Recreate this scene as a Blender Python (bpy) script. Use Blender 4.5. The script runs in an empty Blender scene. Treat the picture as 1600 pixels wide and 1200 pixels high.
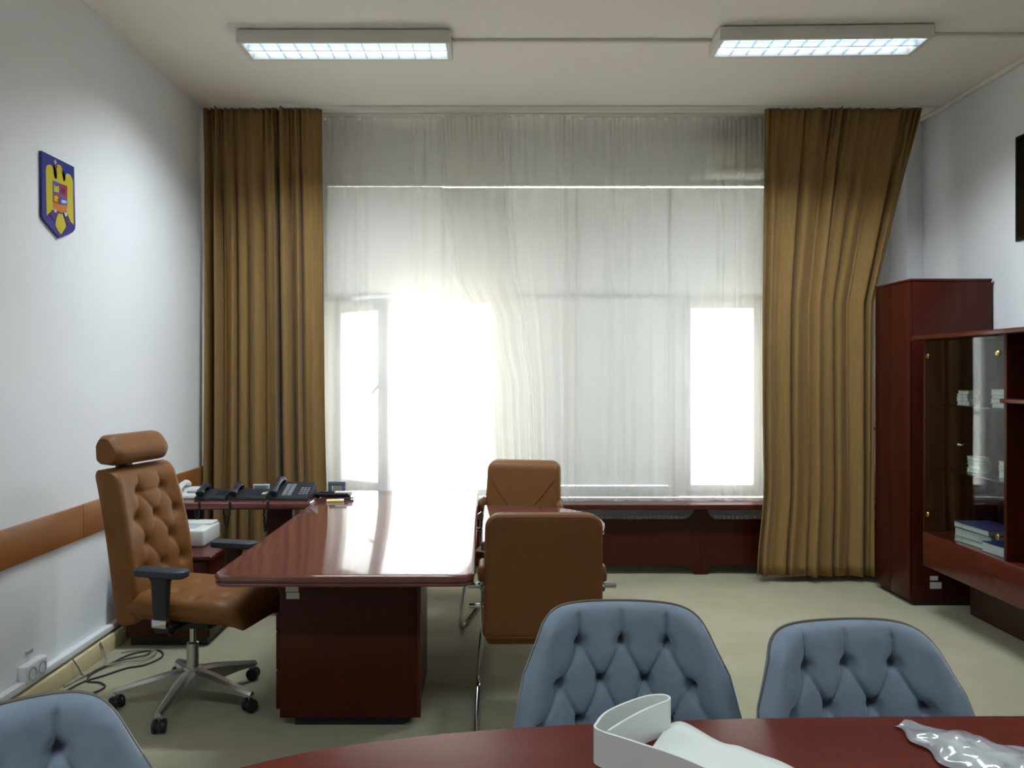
import bpy, bmesh, math, random
from mathutils import Vector, Matrix
random.seed(7)
sc = bpy.context.scene
C = sc.collection
R = math.radians
EYE = 1.6            # camera height
HC = 3.64            # ceiling height
XL, XR = -2.246, 3.45
YF, YN = 6.40, -2.6  # window wall plane, wall behind the camera

# ------------------------------------------------------------------ camera
cam_d = bpy.data.cameras.new('camera')
cam_d.sensor_width = 36.0
cam_d.lens = 27.0
cam_d.shift_x = 30 / 1600
cam_d.shift_y = -17 / 1600
cam_d.clip_start = 0.02
cam = bpy.data.objects.new('camera', cam_d)
C.objects.link(cam)
cam.location = (0, 0, EYE)
cam.rotation_euler = (R(90), 0, 0)
sc.camera = cam

# ------------------------------------------------------------------ daylight + exposure
world = bpy.data.worlds.new('overcast_sky')
world.use_nodes = True
bg = world.node_tree.nodes['Background']
bg.inputs[0].default_value = (0.98, 0.985, 1.0, 1)
bg.inputs[1].default_value = 3.8
sc.world = world
sun_d = bpy.data.lights.new('sun', 'SUN')
sun_d.energy = 18.0
sun_d.angle = R(2)
sun_d.color = (1.0, 0.95, 0.86)
sun = bpy.data.objects.new('sun', sun_d)
C.objects.link(sun)
sun.location = (0, -5, 12)
sun.rotation_euler = (R(38), 0, R(-12))   # added sun from behind the building; its bounce off the paving lifts the ceiling
LAMP_POWER = 24.5
LAMP_COLOR = (0.84, 0.94, 1.0)
vs = sc.view_settings
vs.view_transform = 'Standard'
vs.look = 'None'
vs.gamma = 1.0
vs.use_curve_mapping = False
vs.exposure = 0.84
sc.cycles.use_denoising = True
sc.cycles.max_bounces = 7
sc.cycles.diffuse_bounces = 4
sc.cycles.glossy_bounces = 3
sc.cycles.transparent_max_bounces = 14
sc.cycles.sample_clamp_indirect = 6.0

# ------------------------------------------------------------------ materials
def lin(c):
    f = lambda v: v / 12.92 if v <= 0.04045 else ((v + 0.055) / 1.055) ** 2.4
    return tuple(f(v / 255) for v in c) + (1,)

def principled(name, rgb, rough=0.5, metal=0.0, spec=0.5, coat=0.0, sheen=0.0,
               var=0.0, scale=(6, 6, 6), bump=0.0, bscale=200.0, bdist=0.002, detail=4):
    m = bpy.data.materials.new(name)
    m.use_nodes = True
    nt = m.node_tree
    b = nt.nodes['Principled BSDF']
    col = lin(rgb)
    b.inputs['Base Color'].default_value = col
    b.inputs['Roughness'].default_value = rough
    b.inputs['Metallic'].default_value = metal
    b.inputs['Specular IOR Level'].default_value = spec
    b.inputs['Coat Weight'].default_value = coat
    b.inputs['Coat Roughness'].default_value = 0.05
    b.inputs['Sheen Weight'].default_value = sheen
    b.inputs['Sheen Roughness'].default_value = 0.4
    if var or bump:
        tc = nt.nodes.new('ShaderNodeTexCoord')
        mp = nt.nodes.new('ShaderNodeMapping')
        mp.inputs['Scale'].default_value = scale
        nt.links.new(tc.outputs['Object'], mp.inputs['Vector'])
    if var:
        n = nt.nodes.new('ShaderNodeTexNoise')
        n.inputs['Scale'].default_value = 1.0
        n.inputs['Detail'].default_value = detail
        n.inputs['Roughness'].default_value = 0.6
        nt.links.new(mp.outputs['Vector'], n.inputs['Vector'])
        r = nt.nodes.new('ShaderNodeValToRGB')
        r.color_ramp.elements[0].position = 0.3
        r.color_ramp.elements[1].position = 0.7
        r.color_ramp.elements[0].color = tuple(max(0, c * (1 - var)) for c in col[:3]) + (1,)
        r.color_ramp.elements[1].color = tuple(min(1, c * (1 + var)) for c in col[:3]) + (1,)
        nt.links.new(n.outputs['Fac'], r.inputs['Fac'])
        nt.links.new(r.outputs['Color'], b.inputs['Base Color'])
    if bump:
        n2 = nt.nodes.new('ShaderNodeTexNoise')
        n2.inputs['Scale'].default_value = bscale
        n2.inputs['Detail'].default_value = 3
        nt.links.new(tc.outputs['Object'], n2.inputs['Vector'])
        bp = nt.nodes.new('ShaderNodeBump')
        bp.inputs['Strength'].default_value = bump
        bp.inputs['Distance'].default_value = bdist
        nt.links.new(n2.outputs['Fac'], bp.inputs['Height'])
        nt.links.new(bp.outputs['Normal'], b.inputs['Normal'])
    return m

def emit(name, rgb, strength):
    m = bpy.data.materials.new(name)
    m.use_nodes = True
    nt = m.node_tree
    nt.nodes.clear()
    o = nt.nodes.new('ShaderNodeOutputMaterial')
    e = nt.nodes.new('ShaderNodeEmission')
    e.inputs[0].default_value = tuple(rgb) + (1,)
    e.inputs[1].default_value = strength
    nt.links.new(e.outputs[0], o.inputs[0])
    return m

def sheer_mat(name, tr, tl, df, rgb):
    m = bpy.data.materials.new(name)
    m.use_nodes = True
    nt = m.node_tree
    nt.nodes.clear()
    o = nt.nodes.new('ShaderNodeOutputMaterial')
    t = nt.nodes.new('ShaderNodeBsdfTransparent')
    l = nt.nodes.new('ShaderNodeBsdfTranslucent')
    d = nt.nodes.new('ShaderNodeBsdfDiffuse')
    l.inputs[0].default_value = lin(rgb)
    d.inputs[0].default_value = lin(rgb)
    m1 = nt.nodes.new('ShaderNodeMixShader')
    m2 = nt.nodes.new('ShaderNodeMixShader')
    m1.inputs[0].default_value = df / (tl + df)
    nt.links.new(l.outputs[0], m1.inputs[1])
    nt.links.new(d.outputs[0], m1.inputs[2])
    # fine weave: more open between the threads
    m2.inputs[0].default_value = 1 - tr
    nt.links.new(t.outputs[0], m2.inputs[1])
    nt.links.new(m1.outputs[0], m2.inputs[2])
    nt.links.new(m2.outputs[0], o.inputs[0])
    return m

def glass_mat(name, tint=(1, 1, 1), rough=0.0, refl=0.04):
    m = bpy.data.materials.new(name)
    m.use_nodes = True
    nt = m.node_tree
    nt.nodes.clear()
    o = nt.nodes.new('ShaderNodeOutputMaterial')
    t = nt.nodes.new('ShaderNodeBsdfTransparent')
    t.inputs[0].default_value = tuple(tint) + (1,)
    g = nt.nodes.new('ShaderNodeBsdfGlossy')
    g.inputs['Roughness'].default_value = rough
    # two-sided Schlick reflectance, so both faces of a pane behave alike
    f = nt.nodes.new('ShaderNodeLayerWeight')
    f.inputs[0].default_value = 0.5
    p5 = nt.nodes.new('ShaderNodeMath')
    p5.operation = 'POWER'
    p5.inputs[1].default_value = 5.0
    ma = nt.nodes.new('ShaderNodeMath')
    ma.operation = 'MULTIPLY_ADD'
    ma.inputs[1].default_value = 0.95
    ma.inputs[2].default_value = refl
    nt.links.new(f.outputs['Facing'], p5.inputs[0])
    nt.links.new(p5.outputs[0], ma.inputs[0])
    mx = nt.nodes.new('ShaderNodeMixShader')
    nt.links.new(ma.outputs[0], mx.inputs[0])
    nt.links.new(t.outputs[0], mx.inputs[1])
    nt.links.new(g.outputs[0], mx.inputs[2])
    nt.links.new(mx.outputs[0], o.inputs[0])
    return m

M = {}
M['wall'] = principled('painted_plaster', (233, 236, 239), 0.75, var=0.02, scale=(1.5, 1.5, 1.5), bump=0.05, bscale=120)
M['ceil'] = principled('ceiling_paint', (245, 241, 233), 0.85, var=0.015, scale=(1, 1, 1))
M['carpet'] = principled('beige_carpet', (160, 154, 130), 0.95, spec=0.1, sheen=0.2, var=0.10, scale=(2.2, 2.2, 2.2), bump=0.5, bscale=420, bdist=0.004, detail=8)
M['mahog'] = principled('mahogany_lacquer', (80, 31, 21), 0.22, spec=0.3, coat=0.1, var=0.16, scale=(3, 26, 26), detail=6)
M['mahog_y'] = principled('mahogany_long_grain', (80, 31, 21), 0.24, spec=0.3, coat=0.1, var=0.14, scale=(30, 2, 30), detail=6)
M['mahog_top'] = principled('mahogany_polished_top', (106, 60, 55), 0.08, spec=0.6, coat=0.3, var=0.12, scale=(22, 2.5, 22), detail=6)
M['mahog_v'] = principled('mahogany_upright_grain', (66, 24, 15), 0.30, spec=0.22, var=0.18, scale=(24, 24, 2), detail=6)
M['mahog_conf'] = principled('mahogany_satin_top', (98, 40, 30), 0.34, spec=0.06, var=0.12, scale=(2.5, 22, 22), detail=6)
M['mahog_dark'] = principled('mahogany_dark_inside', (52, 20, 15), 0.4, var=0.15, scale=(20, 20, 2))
M['black'] = principled('black_plastic', (24, 25, 27), 0.45, bump=0.1, bscale=500)
M['armpad'] = principled('charcoal_arm_pad', (44, 50, 58), 0.5)
M['chrome'] = principled('chrome', (205, 205, 205), 0.12, metal=1.0)
M['alu'] = principled('polished_aluminium', (208, 208, 205), 0.33, metal=1.0)
M['tan'] = principled('tan_leather', (124, 80, 39), 0.48, spec=0.25, var=0.08, scale=(5, 5, 5), bump=0.15, bscale=350)
M['tan_vis'] = principled('tan_leatherette', (116, 74, 37), 0.5, spec=0.3, var=0.06, scale=(5, 5, 5), bump=0.12, bscale=350)
M['tan_seam'] = principled('tan_seam', (96, 58, 26), 0.6)
M['velvet'] = principled('grey_blue_velvet', (120, 135, 149), 0.8, spec=0.25, sheen=0.55, var=0.13, scale=(7, 7, 7), bump=0.08, bscale=600)
M['velvet_btn_shade'] = principled('grey_blue_button_shaded', (62, 74, 90), 0.85, spec=0.2)  # darker than the velvet: shade of the deep tuft holes put into the colour
M['bronze'] = principled('dark_bronze_piping', (84, 78, 70), 0.45)
M['drape'] = principled('golden_brown_drapery', (142, 112, 68), 0.85, spec=0.15, sheen=0.12, var=0.09, scale=(40, 40, 5), bump=0.25, bscale=500)
M['sheer'] = sheer_mat('white_sheer_voile', 0.46, 0.14, 0.40, (238, 236, 228))
M['sheer_thick'] = sheer_mat('white_sheer_hem', 0.2, 0.45, 0.35, (238, 236, 228))
M['upvc'] = principled('white_upvc', (226, 232, 238), 0.35)
M['white_panel'] = sheer_mat('white_blind_fabric', 0.0, 0.23, 0.77, (228, 232, 232))
M['glass'] = glass_mat('window_glass', (0.97, 0.99, 0.98))
M['cab_glass'] = glass_mat('cabinet_glass', (0.86, 0.9, 0.9))
M['metal_white'] = principled('white_enamel', (226, 224, 216), 0.4)
M['duct'] = principled('white_cable_duct', (226, 228, 230), 0.5)
M['cream'] = principled('cream_skirting', (214, 200, 158), 0.6, var=0.05, scale=(3, 3, 3))
M['rail_wood'] = principled('chestnut_wall_board', (148, 94, 46), 0.4, var=0.10, scale=(20, 2.0, 20), detail=6)
M['tv'] = principled('black_gloss', (8, 8, 9), 0.15)
M['printer'] = principled('off_white_plastic', (216, 216, 212), 0.45)
M['phone'] = principled('black_phone_plastic', (34, 39, 46), 0.4)
M['phone_white'] = principled('white_phone_plastic', (208, 208, 205), 0.4)
M['key'] = principled('grey_keys', (170, 178, 184), 0.5)
M['lcd'] = principled('grey_lcd', (118, 128, 120), 0.2)
M['label'] = principled('white_sticker', (206, 204, 196), 0.6)
M['paper'] = principled('white_paper', (225, 225, 220), 0.7)
M['yellow_note'] = principled('yellow_note_paper', (226, 222, 150), 0.7)
M['pen_blue'] = principled('blue_pen', (48, 40, 110), 0.35)
M['gold'] = principled('brass', (205, 175, 110), 0.25, metal=1.0)
M['foam'] = principled('white_foam_sheet', (226, 230, 224), 0.7, spec=0.2, bump=0.05, bscale=300)
M['cable'] = principled('dark_grey_cable', (52, 52, 50), 0.6)
M['cable_l'] = principled('light_grey_cable', (140, 138, 128), 0.6)
M['steelblue'] = principled('blue_grey_metal', (96, 116, 134), 0.4, metal=0.3)
M['tube'] = emit('fluorescent_tube', (0.80, 0.93, 1.0), 2.6)
M['reflector'] = principled('bright_reflector', (205, 218, 235), 0.18, metal=0.9)
M['blade'] = principled('louvre_blade', (190, 205, 228), 0.3, metal=0.6)
M['outdoor'] = principled('pale_paving', (214, 208, 196), 0.9, var=0.06)
M['outwall'] = principled('pale_render', (206, 210, 214), 0.9, var=0.04)
for k, c in dict(em_blue=(44, 48, 132), em_yellow=(196, 182, 48), em_red=(168, 44, 48), em_purple=(78, 46, 110), em_white=(200, 205, 190), em_lblue=(70, 84, 180), em_orange=(200, 120, 44)).items():
    M[k] = principled('emblem_' + k[3:], c, 0.35)

# ------------------------------------------------------------------ mesh helpers
def finish(me, smooth=True, angle=35):
    if smooth:
        me.polygons.foreach_set('use_smooth', [True] * len(me.polygons))
        me.set_sharp_from_angle(angle=R(angle))
    me.update()

def link(name, me, mat, parent=None, loc=None, rot=None):
    o = bpy.data.objects.new(name, me)
    if isinstance(mat, (list, tuple)):
        for m in mat:
            me.materials.append(M[m])
    elif mat and not me.materials:
        me.materials.append(M[mat])
    C.objects.link(o)
    if parent:
        o.parent = parent
    if loc:
        o.location = loc
    if rot:
        o.rotation_euler = rot
    return o

def empty(name, loc=(0, 0, 0), rz=0.0, parent=None):
    o = bpy.data.objects.new(name, None)
    C.objects.link(o)
    o.location = loc
    o.rotation_euler = (0, 0, rz)
    o.empty_display_size = 0.05
    if parent:
        o.parent = parent
    return o

def tag(o, label, cat, group=None, kind=None):
    o['label'] = label
    o['category'] = cat
    if group:
        o['group'] = group
    if kind:
        o['kind'] = kind
    return o

def struct(o, label, cat):
    return tag(o, label, cat, kind='structure')

def bm_box(bm, x0, x1, y0, y1, z0, z1, bev=0.0, seg=2, mtx=None):
    r = bmesh.ops.create_cube(bm, size=1.0)
    vs_ = r['verts']
    for v in vs_:
        v.co = Vector((x0 + (v.co.x + .5) * (x1 - x0), y0 + (v.co.y + .5) * (y1 - y0), z0 + (v.co.z + .5) * (z1 - z0)))
    if bev:
        es = list({e for v in vs_ for e in v.link_edges})
        rr = bmesh.ops.bevel(bm, geom=es, offset=bev, segments=seg, profile=0.5, affect='EDGES')
        vs_ = list({v for f in rr['faces'] for v in f.verts} | {v for v in vs_ if v.is_valid})
    if mtx:
        bmesh.ops.transform(bm, matrix=mtx, verts=vs_)

def bm_to(bm, smooth=True, angle=35):
    bmesh.ops.recalc_face_normals(bm, faces=bm.faces)
    me = bpy.data.meshes.new('mesh')
    bm.to_mesh(me)
    bm.free()
    finish(me, smooth, angle)
    return me

def boxes(name, lst, mat, parent=None, bev=0.0, seg=2):
    bm = bmesh.new()
    for b in lst:
        bm_box(bm, *b, bev=bev, seg=seg)
    return link(name, bm_to(bm), mat, parent)

def box(name, x0, x1, y0, y1, z0, z1, mat, parent=None, bev=0.004, seg=2):
    return boxes(name, [(x0, x1, y0, y1, z0, z1)], mat, parent, bev, seg)

def pyd(name, verts, faces, mat, parent=None, smooth=True, angle=40, fix=True):
    me = bpy.data.meshes.new('mesh')
    me.from_pydata([tuple(v) for v in verts], [], faces)
    if fix:
        bm = bmesh.new()
        bm.from_mesh(me)
        bmesh.ops.recalc_face_normals(bm, faces=bm.faces)
        bm.to_mesh(me)
        bm.free()
    finish(me, smooth, angle)
    return link(name, me, mat, parent)

def catmull(pts, n=8, closed=False):
    P = [Vector(p) for p in pts]
    out = []
    N = len(P)
    rng = range(N) if closed else range(N - 1)
    for i in rng:
        if closed:
            a, b, c, d = P[(i - 1) % N], P[i], P[(i + 1) % N], P[(i + 2) % N]
        else:
            a, b, c, d = P[max(i - 1, 0)], P[i], P[i + 1], P[min(i + 2, N - 1)]
        for k in range(n):
            t = k / n
            out.append(0.5 * ((2 * b) + (c - a) * t + (2 * a - 5 * b + 4 * c - d) * t * t + (3 * b - a - 3 * c + d) * t ** 3))
    if not closed:
        out.append(P[-1])
    return out

def tube_geo(path, r, n=10, closed=False, squash=None):
    P = [Vector(p) for p in path]
    N = len(P)
    T = []
    for i in range(N):
        if closed:
            t = P[(i + 1) % N] - P[(i - 1) % N]
        else:
            t = P[min(i + 1, N - 1)] - P[max(i - 1, 0)]
        T.append(t.normalized())
    up = Vector((0, 0, 1))
    if abs(T[0].dot(up)) > 0.95:
        up = Vector((1, 0, 0))
    nrm = (up - T[0] * up.dot(T[0])).normalized()
    verts, faces = [], []
    for i in range(N):
        if i:
            nrm = (nrm - T[i] * nrm.dot(T[i])).normalized()
        bn = T[i].cross(nrm)
        rr = r[i] if isinstance(r, (list, tuple)) else r
        for k in range(n):
            a = 2 * math.pi * k / n
            verts.append(P[i] + nrm * (math.cos(a) * rr * (squash or 1)) + bn * (math.sin(a) * rr))
    segs = N if closed else N - 1
    for i in range(segs):
        j = (i + 1) % N
        for k in range(n):
            k2 = (k + 1) % n
            faces.append((i * n + k, i * n + k2, j * n + k2, j * n + k))
    if not closed:
        faces.append(tuple(range(n))[::-1])
        faces.append(tuple((N - 1) * n + k for k in range(n)))
    return verts, faces

def tube(name, path, r, mat, parent=None, n=10, closed=False, squash=None):
    v, f = tube_geo(path, r, n, closed, squash)
    return pyd(name, v, f, mat, parent)

def tubes(name, paths, r, mat, parent=None, n=8):
    V, F = [], []
    for p in paths:
        v, f = tube_geo(p, r, n)
        o = len(V)
        V += v
        F += [tuple(i + o for i in q) for q in f]
    return pyd(name, V, F, mat, parent)

def lathe(name, prof, mat, parent=None, n=24, center=(0, 0, 0), axis='z'):
    V, F = [], []
    for r, z in prof:
        for k in range(n):
            a = 2 * math.pi * k / n
            p = (r * math.cos(a), r * math.sin(a), z)
            if axis == 'y':
                p = (p[0], p[2], p[1])
            elif axis == 'x':
                p = (p[2], p[0], p[1])
            V.append((p[0] + center[0], p[1] + center[1], p[2] + center[2]))
    for i in range(len(prof) - 1):
        for k in range(n):
            k2 = (k + 1) % n
            F.append((i * n + k, i * n + k2, (i + 1) * n + k2, (i + 1) * n + k))
    F.append(tuple(range(n))[::-1])
    F.append(tuple((len(prof) - 1) * n + k for k in range(n)))
    return pyd(name, V, F, mat, parent)

def round_poly(corners, radii, seg=8):
    """2D polygon (ccw) with rounded corners."""
    out = []
    N = len(corners)
    for i in range(N):
        p0, p, p1 = Vector(corners[i - 1]), Vector(corners[i]), Vector(corners[(i + 1) % N])
        r = radii[i] if isinstance(radii, (list, tuple)) else radii
        if r <= 0:
            out.append(p)
            continue
        a, b = (p0 - p).normalized(), (p1 - p).normalized()
        half = a.angle(b) / 2
        t = r / math.tan(half)
        c = p + (a + b).normalized() * (r / math.sin(half))
        s, e = p + a * t, p + b * t
        a0 = math.atan2(s.y - c.y, s.x - c.x)
        a1 = math.atan2(e.y - c.y, e.x - c.x)
        d = (a1 - a0 + math.pi) % (2 * math.pi) - math.pi
        for k in range(seg + 1):
            an = a0 + d * k / seg
            out.append(Vector((c.x + r * math.cos(an), c.y + r * math.sin(an))))
    return out

def offset_poly(pts, dist):
    """move a ccw outline inward by dist along vertex normals"""
    N = len(pts)
    out = []
    for i in range(N):
        e0 = (pts[i] - pts[i - 1])
        e1 = (pts[(i + 1) % N] - pts[i])
        n0 = Vector((-e0.y, e0.x)).normalized() if e0.length > 1e-7 else Vector((0, 0))
        n1 = Vector((-e1.y, e1.x)).normalized() if e1.length > 1e-7 else n0
        n = n0 + n1
        n = n.normalized() if n.length > 1e-6 else n1
        out.append(pts[i] + n * dist)
    return out

def slab(name, outline, prof, mat, parent=None, axis='z', angle=30):
    """outline: ccw 2D; prof: list of (inset, height) bottom->top. axis maps (a,b,h)."""
    V, F = [], []
    N = len(outline)
    for ins, h in prof:
        ring = offset_poly(outline, ins) if ins else outline
        for p in ring:
            V.append({'z': (p.x, p.y, h), 'y': (p.x, h, p.y), 'x': (h, p.x, p.y)}[axis])
    for i in range(len(prof) - 1):
        for k in range(N):
            k2 = (k + 1) % N
            F.append((i * N + k, i * N + k2, (i + 1) * N + k2, (i + 1) * N + k))
    F.append(tuple(range(N))[::-1])
    F.append(tuple((len(prof) - 1) * N + k for k in range(N)))
    return pyd(name, V, F, mat, parent, angle=angle)

def edge_prof(z0, z1, grooved=True):
    """bottom->top profile of a bull-nosed board edge with a groove"""
    t = z1 - z0
    if not grooved:
        return [(t * .25, z0), (t * .06, z0 + t * .15), (0, z0 + t * .5), (t * .06, z0 + t * .85), (t * .25, z1)]
    return [(t * .35, z0), (t * .12, z0 + t * .05), (t * .05, z0 + t * .2), (t * .1, z0 + t * .34), (t * .22, z0 + t * .38),
            (t * .22, z0 + t * .42), (t * .06, z0 + t * .46), (0, z0 + t * .66), (t * .06, z0 + t * .86), (t * .2, z0 + t * .97), (t * .34, z1)]

def poly_plate(name, pts, h0, h1, mat, parent=None, axis='x'):
    bm = bmesh.new()
    def mk(p, h):
        return {'z': (p[0], p[1], h), 'y': (p[0], h, p[1]), 'x': (h, p[0], p[1])}[axis]
    a = [bm.verts.new(mk(p, h0)) for p in pts]
    b = [bm.verts.new(mk(p, h1)) for p in pts]
    N = len(pts)
    f0 = bm.faces.new(a)
    f1 = bm.faces.new(b[::-1])
    for k in range(N):
        bm.faces.new((a[k], b[k], b[(k + 1) % N], a[(k + 1) % N]))
    bmesh.ops.triangulate(bm, faces=[f0, f1])
    return link(name, bm_to(bm, True, 30), mat, parent)

def grid_faces(nu, nv, off=0, flip=False):
    F = []
    for j in range(nv - 1):
        for i in range(nu - 1):
            q = (off + j * nu + i, off + j * nu + i + 1, off + (j + 1) * nu + i + 1, off + (j + 1) * nu + i)
            F.append(q[::-1] if flip else q)
    return F

def smooth01(a, b, x):
    t = max(0.0, min(1.0, (x - a) / (b - a)))
    return t * t * (3 - 2 * t)

def seg_dist(px, py, a, b):
    dx, dy = b[0] - a[0], b[1] - a[1]
    L = dx * dx + dy * dy
    t = max(0, min(1, ((px - a[0]) * dx + (py - a[1]) * dy) / L)) if L else 0
    return math.hypot(px - a[0] - t * dx, py - a[1] - t * dy)

# ================================================================== the room
fl = box('floor', XL - .2, XR + .2, YN - .2, 6.62, -0.12, 0, 'carpet', bev=0)
struct(fl, 'beige wall-to-wall carpet floor', 'floor')
ce = box('ceiling', XL - .2, XR + .2, YN - .2, 6.62, HC, HC + .15, 'ceil', bev=0)
struct(ce, 'off-white plain ceiling', 'ceiling')
wl = box('wall_left', XL - .2, XL, YN - .2, 6.62, 0, HC, 'wall', bev=0)
struct(wl, 'white painted wall on the left with a wooden board', 'wall')
wr = box('wall_right', XR, XR + .2, YN - .2, 6.62, 0, HC, 'wall', bev=0)
struct(wr, 'white painted wall on the right behind the wall unit', 'wall')
wn = box('wall_near', XL, XR, YN - .2, YN, 0, HC, 'wall', bev=0)
struct(wn, 'white painted wall behind the viewer', 'wall')
# window wall: lintel, infill, piers, parapet; openings left free
WY0, WY1 = YF, 6.62
wf = boxes('wall_far', [
    (XL, 3.32, WY0, WY0 + .05, 3.16, HC), (XL, 3.32, WY0 + .05, WY1, 3.30, HC),
    (XL, -1.38, WY0, WY1, .55, 3.16), (2.9, 3.32, WY0, WY1, .55, 3.16),
    (XL, 3.32, WY0, WY1, 0, .55),
    (3.32, XR, 6.16, WY1, 0, HC)], 'wall')
struct(wf, 'white window wall with lintel and piers behind the sheer curtains', 'wall')

# trims
bb = empty('baseboard_left', (0, 0, 0))
struct(bb, 'cream skirting with a white cable duct along the left wall', 'baseboard')
box('skirting_board', XL, -2.192, YN, 4.48, 0, .092, 'cream', bb, bev=.004)
box('skirting_board', XL, -2.192, 4.485, 5.8, 0, .092, 'cream', bb, bev=.004)
box('cable_duct', XL, -2.205, YN, 5.8, .108, .142, 'duct', bb, bev=.004)
tr = empty('trim_1', (0, 0, 0))
struct(tr, 'brown wooden chair-rail board fixed along the left wall', 'trim')
ys = [-2.55, -1.0, .35, 1.62, 2.9, 4.18, 5.45, 6.05]
for a, b in zip(ys[:-1], ys[1:]):
    box('board', XL, XL + .02, a + .0015, b - .0015, .702, .884, 'rail_wood', tr, bev=.003)
trk = empty('trim_2', (0, 0, 0))
struct(trk, 'white double curtain track under the ceiling', 'trim')
box('track', XL + .01, 3.4, 5.85, 5.93, HC - .014, HC, 'metal_white', trk, bev=.003)
box('track', -1.7, 2.9, 6.02, 6.11, HC - .012, HC, 'metal_white', trk, bev=.003)
cv = boxes('trim_3', [(XR - .035, XR, YN, 6.16, HC - .03, HC)], 'ceil', bev=.008)
struct(cv, 'narrow moulding between the ceiling and the right wall', 'trim')

# windows -------------------------------------------------------------------
def frame_boxes(x0, x1, z0, z1, w, y0, y1):
    return [(x0, x1, y0, y1, z0, z0 + w), (x0, x1, y0, y1, z1 - w, z1), (x0, x0 + w, y0, y1, z0 + w, z1 - w), (x1 - w, x1, y0, y1, z0 + w, z1 - w)]

w1 = empty('window_1')
struct(w1, 'wide bright window on the left with one casement opened inwards', 'window')
boxes('window_frame', frame_boxes(-1.38, 0.04, .57, 2.24, .055, 6.44, 6.52), 'upvc', w1, bev=.004)
hx, hy = -1.33, 6.475
s = empty('open_casement', (hx, hy, 0), R(-33), w1)
boxes('sash_frame', frame_boxes(0, .605, .62, 2.2, .10, -.036, .036), 'upvc', s, bev=.006)
box('pane', .07, .53, -.006, .006, .69, 2.13, 'glass', s, bev=0)
hb = bmesh.new()
bm_box(hb, .55, .575, -.075, -.03, 1.50, 1.56, bev=.004)
bm_box(hb, .44, .575, -.085, -.065, 1.50, 1.522, bev=.006, mtx=Matrix.Translation((.56, 0, 1.51)) @ Matrix.Rotation(R(-42), 4, 'Y') @ Matrix.Translation((-.56, 0, -1.51)))
link('window_handle', bm_to(hb), 'upvc', s)

w2 = empty('window_2')
struct(w2, 'tall window bays covered by closed white translucent panels', 'window')
for (x0, x1, z0, z1) in ((-1.40, -.42, 2.26, 3.155), (-.42, .70, 2.26, 3.146), (.70, 1.475, .665, 3.146), (.06, .70, .665, 2.255), (1.475, 2.9, 2.255, 3.146), (2.265, 2.9, .665, 2.245)):
    box('panel', x0, x1, 6.41, 6.425, z0, z1, 'white_panel', w2, bev=0)
box('bottom_rail', .05, 1.5, 6.36, 6.43, .575, .66, 'upvc', w2, bev=.006)
boxes('mullion', [(.03, .065, 6.39, 6.47, .57, 2.26), (1.47, 1.48, 6.40, 6.43, 2.26, 3.146), (1.465, 1.553, 6.39, 6.47, .57, 2.24), (-1.42, 2.9, 6.40, 6.46, 2.235, 2.262), (2.27, 2.9, 6.39, 6.45, .57, .665)], 'upvc', w2, bev=.004)
w3 = empty('window_3')
struct(w3, 'narrow closed window on the right beside the brown drapery', 'window')
boxes('window_frame', frame_boxes(1.55, 2.27, .57, 2.24, .05, 6.42, 6.5), 'upvc', w3, bev=.004)
boxes('sash_frame', frame_boxes(1.595, 2.225, .615, 2.195, .055, 6.39, 6.45), 'upvc', w3, bev=.006)
box('pane', 1.645, 2.175, 6.415, 6.425, .665, 2.145, 'glass', w3, bev=0)
box('window_handle', 1.605, 1.625, 6.34, 6.39, 1.34, 1.47, 'upvc', w3, bev=.006)

# outside --------------------------------------------------------------------
og = box('outdoor_ground', -30, 34, 6.7, 60, -.75, -.6, 'outdoor', bev=0)
struct(og, 'pale paved ground outside the windows', 'ground')
ow = boxes('outdoor_wall', [(-3, 14, 13.0, 13.3, -.6, .95), (-3.05, 14.05, 12.95, 13.35, .95, 1.02)], 'outwall', bev=.01)
struct(ow, 'low pale boundary wall outside the right window', 'wall')

# ================================================================== ceiling lights
def luminaire(cx, cy, L, rz, label, on_cells=11, power=1.0):
    W, H = .27, .085
    e = empty('ceiling_light', (cx, cy, HC), rz)
    tag(e, label, 'ceiling light', 'fluorescent ceiling lights')
    t = .022
    boxes('housing', [(-L/2 + .1, L/2 - .1, -W/2 + .05, W/2 - .05, -.01, 0), (-L/2, L/2, -W/2, W/2, -.022, -.008), (-L/2, L/2, -W/2, -W/2 + t, -H, -.018), (-L/2, L/2, W/2 - t, W/2, -H, -.018),
                      (-L/2, -L/2 + .03, -W/2 + t, W/2 - t, -H, -.018), (L/2 - .03, L/2, -W/2 + t, W/2 - t, -H, -.018)], 'metal_white', e, bev=.003)
    box('reflector', -L/2 + .03, L/2 - .03, -W/2 + t, W/2 - t, -.026, -.021, 'reflector', e, bev=0)
    box('divider', -L/2 + .03, L/2 - .03, -.006, .006, -.078, -.026, 'blade', e, bev=0)
    for yy in (-.062, .062):
        tube('fluorescent_tube', [(-L/2 + .035, yy, -.048), (L/2 - .035, yy, -.048)], .014, 'tube', e, n=12)
    bl = None
    for k in range(on_cells):
        x = -L/2 + .03 + (L - .06) * (k + 1) / (on_cells + 1)
        for yy in (-.06, .06):
            if bl is None:
                b = bmesh.new()
                bm_box(b, -.0015, .0015, -.052, .052, -.080, -.064)
                bl = bm_to(b, False)
            link('louvre_blade', bl, 'blade', e, (x, yy, 0))
    ld = bpy.data.lights.new('fluorescent_glow', 'AREA')
    ld.shape = 'RECTANGLE'
    ld.size = L - .08
    ld.size_y = W - .06
    ld.energy = LAMP_POWER * power
    ld.color = LAMP_COLOR
    ld.spread = R(138)
    lo = bpy.data.objects.new('fluorescent_glow', ld)
    C.objects.link(lo)
    lo.parent = e
    lo.location = (0, 0, -.0835)
    return e

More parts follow.
